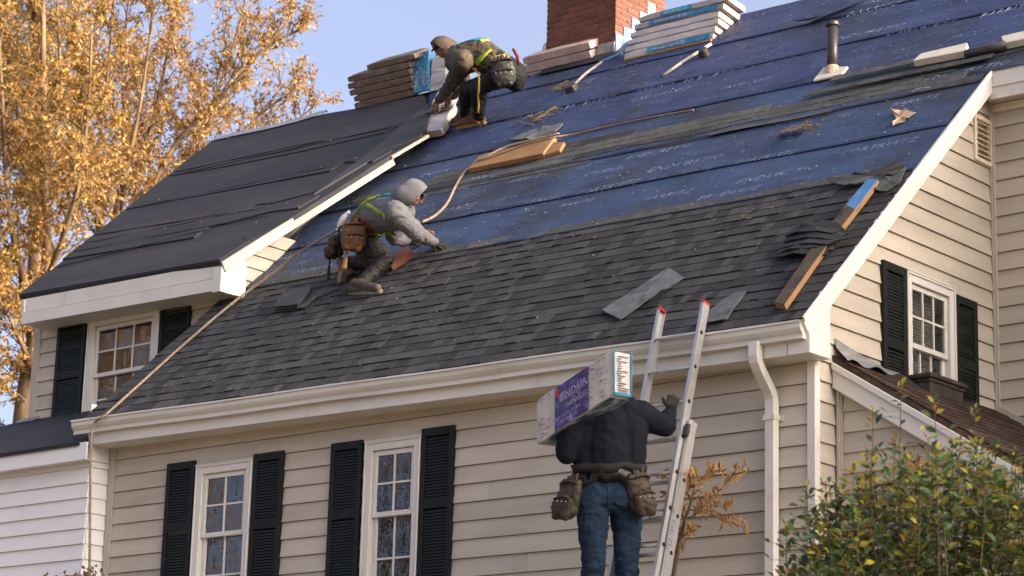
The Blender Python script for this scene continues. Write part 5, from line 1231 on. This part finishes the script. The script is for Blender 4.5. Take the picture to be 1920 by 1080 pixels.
blob('body', [(hl, .09, kl, .07), (kl, .066, al, .045), (hr_, .09, kr, .07), (kr, .066, ar_, .045), (al, .045, al+Fw*.16-Up*.05, .035), (ar_, .045, ar_+Fw*.16-Up*.05, .035), (pel, .125, spine, .12), (spine, .12, mid(shL, shR), .09), (mid(shL, shR), .08, nk, .06), (nk, .058, hd-Up*.05, .056), (shL, .07, elL, .046), (elL, .045, wrL, .032),
     (shR, .07, elR, .046), (elR, .045, wrR, .032), (wrR, .028, wrR+nrm(wrR-elR)*.05, .02), (wrL, .028, wrL+nrm(wrL-elL)*.05, .02)]+hc, he, .0105, SKIN, W3, 4)
m_ = MB(); ell_mesh(m_, hd+Up*.035-Fw*.012, (np.cross(Fw, Up)*.084, Fw*.10, Up*.095)); smoothed(m_.build('hair', M('dark_hair', (.015, .012, .01), .8, .1), W3))
sw = blob('sweatshirt', [(L3(1141, 874), .19, spine, .20), (L3(1106, 874), .125, L3(1106, 800), .135), (L3(1180, 874), .125, L3(1182, 800), .135), (spine, .20, L3(1141, 800), .19), (shL, .115, shR, .115), (L3(1112, 760), .09, L3(1172, 760), .09), (mid(shL, shR), .13, nk, .10), (nk, .10, L3(1145, 735, .04), .098), (L3(1145, 735, .04), .10, L3(1148, 722, .04), .10), (shL, .112, elL, .090), (elL, .088, mid(elL, wrL, .9), .062),
     (shR, .112, mid(shR, elR, .6), .094), (mid(shR, elR, .6), .094, elR, .082), (elR, .080, mid(elR, wrR, .92), .050)], [], .012, HNAVY, W3, 5, .009, 6, seed=31)
tr = blob('jeans', [(hl, .138, mid(hl, kl), .118), (mid(hl, kl), .112, kl, .094), (kl, .092, al, .078), (hr_, .138, mid(hr_, kr), .118), (mid(hr_, kr), .112, kr, .094), (kr, .092, ar_, .078), (L3(1108, 900), .13, L3(1176, 900), .13), (L3(1141, 895), .15, L3(1141, 915), .16), (L3(1118, 932, .05), .125, L3(1164, 932, .05), .125)], [], .012, JEAN, W3, 4, .012, 9, seed=37)
boot('boot', al-V(0, 0, .14)-Fw*.05, al-V(0, 0, .14)+Fw*.22, Up, BOOTB, SOLE, W3, 1.1); boot('boot', ar_-V(0, 0, .14)-Fw*.05, ar_-V(0, 0, .14)+Fw*.22, Up, BOOTB, SOLE, W3, 1.1)
hand('glove', wrR, L3(1264, 742, -.30), nrm(-cd*.9+cu*.3), -cr, GLOVED, W3, 1.12, .7)
hand('glove', wrL, L3(1072, 785, -.30), nrm(-cr+cu*.3), cd, GLOVED, W3, 1.1, .4)
Bv = bvh([sw, tr])
# waistband and belt as rings round the hips
def ring(name, y, rx, rz, hgt, mat, parent, off):
    c = L3(1141, y, 0); B_ = nrm(np.cross(cr, V(0, 0, 1)))
    return strap(name, Bv, [c+cr*rx*math.cos(2*math.pi*i/28)+B_*rz*math.sin(2*math.pi*i/28)+V(0, 0, .010*math.cos(4*math.pi*i/28)) for i in range(29)], hgt, mat, parent, off, px=False)
ring('waistband', 901, .30, .22, .095, BLACK, W3, .012); be = ring('tool_belt', 885, .30, .22, .068, M('grey_webbing', (.012, .0125, .013), .8, .15, 20), W3, .018)
m_ = MB(); c = L3(1129, 881, .19); m_.box(c-cr*.006-cu*.03, cr*.012, cu*.06, nrm(-cd)*.012); m_.build('belt_loop', BLACK, be)
for (px, s_) in (((1098, 925), -1), ((1168, 925), 1)):
    h = surf(Bv, px)
    if h:
        m_ = MB(); o_ = h[0]-cd*.006; w_ = .062
        P = [o_+cr*a+cu*b for a, b in ((-w_, .035), (w_, .045), (w_*.95, -.07), (0, -.105), (-w_*.95, -.08))]
        Q = []
        for p in P: loc, no, _, _ = Bv.find_nearest(Vector(tuple(p))); Q.append(np.array(loc)+np.array(no)*.005)
        m_.face(Q); o = m_.build('back_pocket', JEAN, W3, fix=False); md = o.modifiers.new('t', 'SOLIDIFY'); md.thickness = .008
strap('seam', Bv, [(1141, 905), (1140, 920), (1140, 938), (1140, 950)], .012, M('denim_seam', (.007, .016, .034), .9, .1), W3, .004)
pouch('tool_pouch', L3(1078, 892, .10), nrm(cr*.75-cd*.55), nrm(-cu-cr*.16), nrm(-cr*.7-cd*.6), .20, .36, .10, LEATD, W3)
pouch('tool_pouch', L3(1190, 880, .10), nrm(cr*.9+cd*.35), nrm(-cu+cr*.14), nrm(-cd*.85+cr*.45), .20, .38, .11, LEATD, W3)
# the carried bundle
A0 = L3(1148, 741, .44); Lw = (L3(1005, 835, -.02)-A0); Hh = (L3(1148, 655, .44)-A0); Ww = (L3(1183, 747, .23)-A0)
mats_ = [WHITEW, PURW, M('teal_print', (.02, .17, .28), .5, .2, 8)]
o = bundle('shingle_bundle', A0, Lw, Hh, Ww, mats_, 'violet and white printed shingle bundle carried on the shoulder on the ladder', None, .008, nseg=12, sag=.0)
nF = nrm(np.cross(Hh, Lw)); nF = nF if nF@cd < 0 else -nF; uL, uH, uW = nrm(Lw), nrm(Hh), nrm(Ww)
lenL, lenH, lenW = np.linalg.norm(Lw), np.linalg.norm(Hh), np.linalg.norm(Ww)
nB = -uH
m_ = MB(); m_.box(A0+uL*lenL*.30+nF*.0045+uH*.004, uL*lenL*.44, uH*(lenH-.012), nF*.003); m_.build('printed_panel', PURW, o)
m_ = MB(); m_.box(A0+uL*lenL*.02-uH*.0045+uW*.005, uL*lenL*.9, uW*(lenW-.01), -uH*.003); m_.build('printed_underside', M('dark_teal_print', (.03, .08, .12), .5, .4, 9, col2=(.25, .27, .3), c2t=(.5, .6), c2s=7), o)
nE = -uL
m_ = MB()
for (a, b, c, d) in ((0, lenW, 0, .02), (0, .02, 0, lenH), (lenW-.016, lenW, 0, lenH)): m_.box(A0+nE*.012+uW*a+uH*c, uW*(b-a), uH*(d-c), nE*.003)
m_.build('teal_edge', mats_[2], o)
base = A0+nF*.009
rev = lambda t, h: base+uL*lenL*t+uH*lenH*h
for i, (s_, t, h_, z) in enumerate((('ENDURUTZ', .665, .60, .088), ('SHINGLES', .60, .38, .055), ('ARCHITECTURAL', .715, .22, .034), ('LIFETIME 33', .70, .10, .04))):
    lab(o, s_, rev(t, h_), -uL, uH, z, M('pale_lilac_print', (.36, .36, .48), .6, .25, 14, col2=(.1, .1, .25), c2t=(.55, .66), c2s=16) if i < 2 else M('lilac_print', (.3, .3, .5), .6, .1), nF, name='panel_lettering')
m_ = MB(); m_.box(rev(.725, .76)+nF*.0, -uL*.035, uH*.05, nF*.002); m_.build('red_mark', RED, o)
m_ = MB()
rr = random.Random(5)
for i in range(16):
    y = .05+.85*i/16; m_.box(A0+nE*.012+uW*(.05+rr.random()*.02)+uH*lenH*y, uW*rr.uniform(.03, lenW-.10), uH*.006, nE*.002)
m_.build('end_print', INK, o)['kind'] = 'stuff'
m_ = MB()
for i in range(34):
    t = rr.choice((rr.uniform(.02, .27), rr.uniform(.78, .97))); h_ = rr.uniform(.05, .95); p = rev(t, h_); d = rr.uniform(.01, .05); m_.face([p, p+uL*d, p+uL*d*.9+uH*.008, p+uL*.01+uH*rr.uniform(.002, .012)])
m_.build('scuffs', M('grey_scuff', (.12, .12, .13), .8, .2), o, fix=False)['kind'] = 'stuff'
# ================================================================== TREES AND PLANTS
def LM(name, col, col2, rnd, trans=.45, vs=1.2): return M(name, col, .55, .2, vs, spec=.25, rnd=rnd, col2=col2, c2t=(.45, .6), c2s=.9, trans=trans, world=True)
GOLD = LM('golden_leaf', (.39, .245, .075), (.30, .16, .045), .45)
OLIV = LM('olive_leaf', (.16, .125, .04), (.25, .18, .045), .5)
RUST = LM('rusty_leaf', (.34, .18, .08), (.29, .18, .07), .4)
BARK = M('pale_bark', (.15, .105, .066), .9, .35, 5, .6, 30, .1, col2=(.07, .05, .036), c2t=(.48, .62), c2s=3.5, st=(1, 1, .35))
TWIG = M('twig', (.13, .085, .05), .9, .3, 8)
def leaves_mesh(P, D, N, ln, wd, mat, name, parent, kind='stuff', fold=.25):
    # P base points, D direction, N leaf normal ; a leaf is two folded pointed halves
    P, D, N = (np.asarray(q, float) for q in (P, D, N)); n = len(P); D /= np.linalg.norm(D, axis=1)[:, None]; S = np.cross(D, N); S /= np.linalg.norm(S, axis=1)[:, None]+1e-9; N = np.cross(S, D)
    ln = np.asarray(ln)[:, None]; wd = np.asarray(wd)[:, None]
    v = np.stack([P, P+D*ln*.45+S*wd*.5+N*wd*fold, P+D*ln, P+D*ln*.45-S*wd*.5+N*wd*fold], 1).reshape(-1, 3)
    me = bpy.data.meshes.new(name); c = (v.min(0)+v.max(0))/2; c[2] = v[:, 2].min()
    me.vertices.add(4*n); me.vertices.foreach_set('co', (v-c).ravel()); me.loops.add(6*n); me.polygons.add(2*n)
    idx = (np.arange(n)[:, None]*4+np.array([0, 1, 2, 0, 2, 3])[None]).ravel().astype(np.int32); me.loops.foreach_set('vertex_index', idx)
    me.polygons.foreach_set('loop_start', (np.arange(2*n)*3).astype(np.int32)); me.update(); me.validate(); me.materials.append(mat)
    o = link(name, me, parent, c)
    if kind: o['kind'] = kind
    return o
def rv(): return nrm(rng.normal(size=3))
class Tree:
    def __init__(s, name, label, base, group=None): s.t = thing(name, base, label, 'tree', group); s.w = MB(); s.tw = MB(); s.tr = MB(); s.L = []
    def limb(s, pts, r0, r1, trunk=False, seg=9):
        P = [np.array(p, float) for p in pts]; Q = []
        for a in range(len(P)-1):
            p0, p1, p2, p3 = P[max(a-1, 0)], P[a], P[a+1], P[min(a+2, len(P)-1)]
            for i in range(5):
                t = i/5; Q.append(.5*((2*p1)+(-p0+p2)*t+(2*p0-5*p1+4*p2-p3)*t*t+(-p0+3*p1-3*p2+p3)*t**3))
        Q.append(P[-1]); n = len(Q); (s.tr if trunk else s.w).tube(Q, [r0+(r1-r0)*i/(n-1) for i in range(n)], seg); return Q
    def sprout(s, Q, n, length, up=.35, sub=5, f0=.25, droop=.1, out=None, lp=13):
        m_ = len(Q)
        for i in range(n):
            f = f0+(1-f0)*(i+rng.random())/n; k = min(int(f*(m_-1)), m_-2); p = Q[k]+(Q[k+1]-Q[k])*rng.random(); d = nrm(Q[k+1]-Q[k])
            b = nrm(d*.55+rv()*.75+V(0, 0, up)); L = length*(1.15-.6*f)*rng.uniform(.6, 1.25); pts = [p]; dd = b
            for j in range(5): dd = nrm(dd+rv()*.22+V(0, 0, up*.18)); pts.append(pts[-1]+dd*L/5)
            s.w.tube(pts, [.014-.0022*j for j in range(6)], 5, cap=False)
            for q in range(sub):
                j = rng.integers(1, 5); p2 = pts[j]+(pts[j+1]-pts[j])*rng.random(); b2 = nrm(nrm(pts[j+1]-pts[j])*.6+rv()*.7+V(0, 0, .1)); L2 = L*rng.uniform(.28, .5); e = [p2, p2+b2*L2*.5, p2+b2*L2+V(0, 0, -droop*L2)]
                s.tw.tube(e, [.008, .006, .003], 3, cap=False); s.leaf_on(e, lp)
            s.leaf_on(pts[2:], lp)
    def leaf_on(s, e, n):
        for i in range(int(n)):
            t = rng.random()*(len(e)-1); k = min(int(t), len(e)-2); p = e[k]+(e[k+1]-e[k])*(t-k); s.L.append((p+rv()*.05, nrm(nrm(e[k+1]-e[k])*.5+rv()*.8+V(0, 0, -.35))))
    def done(s, groups, ls=(.07, .12), wr=.46):
        if s.tr.v: smoothed(s.tr.build('trunk', BARK, s.t))
        if s.w.v: smoothed(s.w.build('branches', BARK, s.t))
        if s.tw.v: tag(s.tw.build('twigs', TWIG, s.t), kind='stuff')
        L = s.L; n = len(L); pick = rng.random(n); lo = 0
        for mt, share in groups:
            ii = [i for i in range(n) if lo <= pick[i] < lo+share]; lo += share
            ln = rng.uniform(*ls, len(ii))
            leaves_mesh([L[i][0] for i in ii], [L[i][1] for i in ii], rng.normal(size=(len(ii), 3)), ln, ln*wr, mt, 'foliage', s.t)
        return s.t
GT = 'autumn trees behind the house'
d1 = 40.
T = Tree('autumn_tree', 'golden autumn tree with a forked trunk at the left edge beside the dormer', dep(40, 1250, d1), GT)
q = T.limb([dep(35, 1250, d1), dep(42, 900, d1), dep(48, 760, d1), dep(66, 650, d1), dep(80, 560, d1)], .24, .13, True, 12)
l = [T.limb([dep(80, 560, d1), dep(88, 470, d1), dep(84, 340, d1+.4), (dep(82, 180, d1+.6)), dep(80, -60, d1+1)], .10, .035), T.limb([dep(72, 610, d1), dep(38, 500, d1-.5), dep(16, 380, d1-.7), dep(5, 200, d1-1), dep(-5, 20, d1-1)], .075, .02),
     T.limb([dep(82, 540, d1), dep(120, 440, d1-.6), dep(150, 330, d1-1), dep(165, 200, d1-1), dep(172, 60, d1-1)], .06, .016), T.limb([dep(60, 690, d1), dep(20, 600, d1-.6), dep(-25, 520, d1-1)], .05, .016), T.limb([dep(88, 480, d1), dep(60, 380, d1+1), dep(35, 250, d1+1.5), dep(30, 100, d1+2)], .05, .016)]
for a in l: T.sprout(a, 34, 1.45, .3, 6, .12, lp=15)
T.sprout(q, 26, 1.2, .1, 6, .35, lp=17)
T.done([(GOLD, .62), (OLIV, .24), (RUST, .14)])
d2 = 43.
T = Tree('autumn_tree', 'spreading golden tree with many slanting stems behind the dormer roof', dep(250, 1150, d2), GT)
q = T.limb([dep(250, 1150, d2), dep(235, 800, d2), dep(222, 620, d2)], .2, .14, True, 12)
st = [[(222, 620), (195, 470), (178, 380), (190, 250), (205, 100), (215, -60)], [(225, 600), (225, 440), (238, 320), (262, 200), (282, 60), (290, -60)], [(230, 560), (262, 420), (300, 320), (345, 250), (400, 195), (470, 120), (540, 40)],
      [(228, 580), (250, 400), (268, 290), (300, 170), (322, 40), (330, -70)], [(235, 540), (290, 420), (330, 330), (372, 250), (412, 160), (445, 60), (470, -40)], [(240, 540), (300, 440), (352, 330), (395, 220), (440, 140), (500, 90), (575, 50)],
      [(245, 540), (330, 430), (400, 330), (440, 265), (500, 205), (560, 165)], [(235, 560), (200, 440), (150, 330), (120, 200), (110, 60), (105, -60)], [(232, 560), (215, 420), (235, 300), (230, 150), (240, 0)], [(250, 520), (340, 420), (420, 330), (480, 280), (545, 235), (600, 190)]]
for i, a in enumerate(st):
    dz = [0, -1.2, -.6, .8, 1.4, -.3, .5, -1.6, 1.8, 1.0][i]; Q = T.limb([dep(x, y, d2+dz*min(1, k/2)) for k, (x, y) in enumerate(a)], .062, .012); T.sprout(Q, 36 if i not in (6, 9) else 26, 1.5 if i not in (2, 5, 6, 9) else 1.15, .35, 6, .12, lp=(12 if i in (0, 1, 3, 7) else 8) if i not in (2, 5, 6, 9) else 6)
gt2 = T.done([(GOLD, .60), (RUST, .26), (OLIV, .14)])
d3 = 50.
T = Tree('autumn_tree', 'darker olive tree high in the corner behind the golden ones', dep(60, 1100, d3), GT)
q = T.limb([dep(60, 1100, d3), dep(70, 600, d3), dep(72, 200, d3), dep(75, -80, d3)], .3, .10, True, 10)
for a in ([(72, 300), (30, 150), (-20, 20)], [(72, 250), (120, 130), (150, 0)], [(72, 200), (60, 60), (50, -80)], [(72, 330), (10, 230), (-40, 150)], [(72, 400), (130, 280), (170, 160)]):
    Q = T.limb([dep(x, y, d3) for x, y in a], .10, .03); T.sprout(Q, 30, 1.8, .25, 6, .1, lp=12)
T.done([(OLIV, .75), (GOLD, .25)])
# street trees out of frame: in front of the house (seen in the window panes) and on the sunny side (shading the gable, the low one added for that)
def round_tree(name, label, base, h, rad, n, ls, mats, gap=.0, seed=1):
    g = np.random.default_rng(seed); T = Tree(name, label, base); b = np.array(base, float)
    Q = T.limb([b, b+V(.1, .1, h*.35), b+V(0, .2, h*.6), b+V(.2, 0, h*.95)], h*.025, h*.006, True)
    for i in range(15):
        a = g.uniform(0, 6.28); z = h*g.uniform(.32, .8); e = b+V(math.cos(a)*rad*.8, math.sin(a)*rad*.8, z+h*.14); Q = T.limb([b+V(0, .1, z-h*.1), (b+V(0, .1, z)+e)/2+V(0, 0, -.1*rad), e], h*.010, h*.003)
        c = e; m_ = n//15
        for k in range(m_): d = g.normal(size=3)*V(1, 1, .8)*rad*.30; T.L.append((c+d+ (b+V(0, 0, z)-e)*g.random()*.5, nrm(g.normal(size=3)+V(0, 0, -.4))))
    return T.done(mats, ls, .55)
SHAD = LM('shaded_leaf', (.035, .032, .022), (.05, .042, .025), .4, .2)  # leaf colour darkened to stand for foliage in shade
round_tree('maple_tree', 'tall golden maple across the lawn reflected in the dormer window', (-46, -4, 0), 21, 5.5, 6000, (.22, .36), [(GOLD, .6), (RUST, .4)], seed=4)
round_tree('maple_tree', 'dull brown maple beyond the lawn, the nearer reflected one', (-34, -7, 0), 12, 4.5, 3200, (.2, .32), [(SHAD, 1.)], seed=5)
round_tree('maple_tree', 'broad thinning maple farthest along the street', (-44, -24, 0), 15, 6, 3600, (.25, .4), [(SHAD, .8), (OLIV, .2)], seed=6)
round_tree('shade_tree', 'broad dark unseen tree shaped to shade the gable from the sun', (3.5, 20.3, 0), 15.5, 5.2, 10500, (.24, .36), [(SHAD, 1.)], seed=9)
round_tree('shade_tree', 'low dark unseen tree added beside the broad one to shade the lower gable', (4.5, 18.4, 0), 11.5, 3.6, 9500, (.24, .36), [(SHAD, 1.)], seed=10)
# ---- shrub in the right foreground: stems and single leaves
SHRD = M('shrub_leaf_shade_green', (.042, .078, .018), .45, .25, 3, spec=.35, rnd=.5, trans=.3)  # dark green with the shade inside the shrub put into the colour
SHRY = M('shrub_leaf_sun_yellow', (.25, .215, .022), .5, .25, 3, spec=.3, rnd=.35, trans=.45)  # yellow that also carries the sunlit highlights of the leaves
SHRO = M('shrub_leaf_orange', (.26, .115, .03), .5, .25, 3, rnd=.3, trans=.4)
STEM = M('shrub_stem', (.075, .055, .028), .8, .3, 9)
sh = thing('shrub', dep(1740, 1300, 14.5), 'leafy green and yellow shrub in front of the small side roof', 'shrub')
ox = [1455, 1480, 1510, 1560, 1600, 1640, 1690, 1760, 1830, 1880, 1960, 2040]; oy = [1010, 985, 935, 905, 880, 800, 800, 815, 800, 850, 840, 830]
tops = [(1636, 772, 0), (1690, 722, 1), (1752, 752, 1), (1828, 768, 0), (1866, 842, 0), (1905, 846, 0), (1475, 985, 0), (1512, 912, 0), (1548, 902, 0), (1600, 882, 0)]
for i in range(125):
    x = rng.uniform(1470, 2030); y = np.interp(x, ox, oy)+abs(rng.normal())*110+10; tops.append((x, min(y, 1120), 0))
SL = []; sm_ = MB()
for i, (x, y, tall) in enumerate(tops):
    z0 = 14.5+rng.uniform(-.75, .75) if i > 5 else 14.2; bx_ = x+(1745-x)*.35+rng.uniform(-25, 25); P = [dep(bx_, 1330, z0), dep(bx_+(x-bx_)*.4, y+(1330-y)*.55, z0+rng.uniform(-.05, .05)), dep(x+rng.uniform(-6, 6), y+(1330-y)*.22, z0), dep(x, y, z0)]
    Q = []
    for a in range(3):
        for k in range(6): Q.append(P[a]+(P[a+1]-P[a])*k/6)
    Q.append(P[3]); sm_.tube(Q, [.007-.005*k/18 for k in range(19)], 5, cap=False)
    L = np.linalg.norm(P[3]-P[0]); nl = int(50 if i > 9 else 46)
    for k in range(nl):
        f = 1-(k/nl)**1.15*.80; q_ = f*18; a = min(int(q_), 17); p = Q[a]+(Q[a+1]-Q[a])*(q_-a); d = nrm(Q[a+1]-Q[a]); ph = k*2.4+rng.uniform(-.5, .5); s_ = nrm(np.cross(d, V(1, .2, 0))); b = np.cross(d, s_); o_ = s_*math.cos(ph)+b*math.sin(ph)
        if i < 6 and .55 < f < .93 and rng.random() < .4: continue
        off = rng.uniform(0, .15) if f < .9 else rng.uniform(0, .03)
        SL.append((p+o_*off, nrm(o_*(.9 if f < .97 else .4)+d*rng.uniform(.1, .8)+rv()*.35), nrm(d*.8-o_*.4-cd*.4+rv()*.5), rng.uniform(.050, .085)*(1. if f < .95 else .8), f))
        if off > .02: sm_.tube([p, p+o_*off], .0018, 3, cap=False)
tag(sm_.build('stems', STEM, sh), kind='stuff')
lm = {}
for nm_, mt in (('d', SHRD), ('y', SHRY), ('o', SHRO)):
    q = MB(); q.v = [(0, 0, 0), (.30, .25, .06), (.65, .23, .06), (1, 0, -.05), (.65, -.23, .06), (.30, -.25, .06), (.5, 0, .01)]; q.f = [(0, 1, 6), (1, 2, 6), (2, 3, 6), (3, 4, 6), (4, 5, 6), (5, 0, 6)]
    me = bpy.data.meshes.new('leaf'); me.from_pydata(q.v, [], q.f); me.materials.append(mt); lm[nm_] = me
for i in range(1500):
    x = rng.uniform(1455, 2040); y = np.interp(x, ox, oy)+70+rng.random()**.7*420; z0 = 14.5+rng.uniform(-.8, .8)
    if noise.noise(Vector((x*.012, y*.012, z0*1.2))) < -.12: continue
    SL.append((dep(x, y, z0), rv(), nrm(V(0, 0, .6)-cd*.3+rv()*.8), rng.uniform(.05, .08), .5))
kind_ = ['y' if rng.random() < (.34 if s_[4] > .72 else .16) else ('o' if s_[4] > .94 and rng.random() < .22 else 'd') for s_ in SL]  # more yellow towards the shoot tips, as painted highlights
order = sorted(range(len(SL)), key=lambda i: -SL[i][3]/np.linalg.norm(SL[i][0]-CAM)-(.0 if 0 < 1 else 0))
def inframe(p): v = p-CAM; z = v@cd; return abs(F*(v@cr)/z) < 960 and abs(F*(v@cu)/z) < 540
vis = [i for i in order if inframe(SL[i][0])][:300]; vs_ = set(vis)
for i in vis:
    p, d, n_, ln_2, f = SL[i]; s_ = nrm(np.cross(n_, d)); n2 = np.cross(d, s_); place('leaf', lm[kind_[i]], sh, frame(p, d*ln_2, s_*ln_2, n2*ln_2))
for nm_, mt in (('d', SHRD), ('y', SHRY), ('o', SHRO)):
    ii = [i for i in range(len(SL)) if i not in vs_ and kind_[i] == nm_]
    if ii: leaves_mesh([SL[i][0] for i in ii], [SL[i][1] for i in ii], [SL[i][2] for i in ii], [SL[i][3] for i in ii], [SL[i][3]*.52 for i in ii], mt, 'foliage', sh)
# ---- small orange sapling by the ladder
ORL = M('orange_leaf', (.40, .215, .065), .55, .2, 3, rnd=.35, trans=.4)
yq = lambda x, y, dy=0: at(x, y, (0, 1, 0), (0, 15.05+dy, 0))
sap = thing('sapling', yq(1255, 1300), 'slender sapling with orange leaves between the ladder and the downspout', 'sapling')
m_ = MB(); tk = [yq(1256, 1300), yq(1262, 1085), yq(1275, 1010), yq(1284, 975), yq(1296, 940), yq(1305, 900)]
m_.tube(tk, [.022, .018, .015, .013, .009, .005], 7); smoothed(m_.build('trunk', M('sapling_bark', (.09, .065, .045), .9, .2, 9), sap))
m_ = MB(); SL2 = []
for a in ([(1284, 975), (1310, 960), (1345, 925), (1375, 890), (1402, 882)], [(1290, 955), (1320, 960), (1355, 975), (1400, 990)], [(1296, 940), (1280, 915), (1262, 900), (1240, 893)], [(1300, 920), (1310, 900), (1330, 885), (1352, 880)], [(1275, 1010), (1262, 960), (1252, 930)], [(1296, 940), (1310, 930), (1340, 950), (1370, 945)],
          [(1288, 960), (1270, 950), (1255, 955)], [(1300, 915), (1290, 890), (1275, 875)], [(1264, 1050), (1280, 1010), (1302, 985)]):
    P = [yq(x, y, rng.uniform(-.12, .12)) for x, y in a]; m_.tube(P, [.006]+[.004]*(len(P)-2)+[.002], 4, cap=False)
    for k in range(56):
        t = (.12+.88*rng.random())*(len(P)-1); j = min(int(t), len(P)-2); p = P[j]+(P[j+1]-P[j])*(t-j); SL2.append((p+rv()*.035, nrm(nrm(P[j+1]-P[j])*.3+rv()*.6+V(0, 0, .55 if rng.random() < .6 else -.4))))
m_.build('branches', TWIG, sap)
ln = rng.uniform(.05, .095, len(SL2)); leaves_mesh([a for a, b in SL2], [b for a, b in SL2], rng.normal(size=(len(SL2), 3)), ln, ln*.34, ORL, 'foliage', sap)
# ---- dry plant at the foot of the white extension
DRY = M('dry_leaf', (.13, .075, .04), .8, .3, 5, rnd=.45, trans=.2)
dp = thing('dry_shrub', at(140, 1200, (0, 1, 0), (0, 15.0, 0)), 'dry brown shrub top below the white extension', 'shrub')
m_ = MB(); S3 = []
for i in range(46):
    x = rng.uniform(60, 205); y = np.interp(x, [60, 95, 140, 185, 210], [1092, 1078, 1072, 1060, 1085])+abs(rng.normal())*14; dy = rng.uniform(-.25, .25); P = [at(x+rng.uniform(-20, 20), 1230, (0, 1, 0), (0, 15.0+dy, 0)), at(x, y, (0, 1, 0), (0, 15.0+dy, 0))]; m_.tube(P, [.006, .002], 4, cap=False)
    for k in range(26): f = 1-.75*rng.random()**1.5; S3.append((P[0]+(P[1]-P[0])*f+rv()*.03, rv()))
m_.build('stems', TWIG, dp); ln = rng.uniform(.03, .06, len(S3)); leaves_mesh([a for a, b in S3], [b for a, b in S3], rng.normal(size=(len(S3), 3)), ln, ln*.6, DRY, 'foliage', dp)
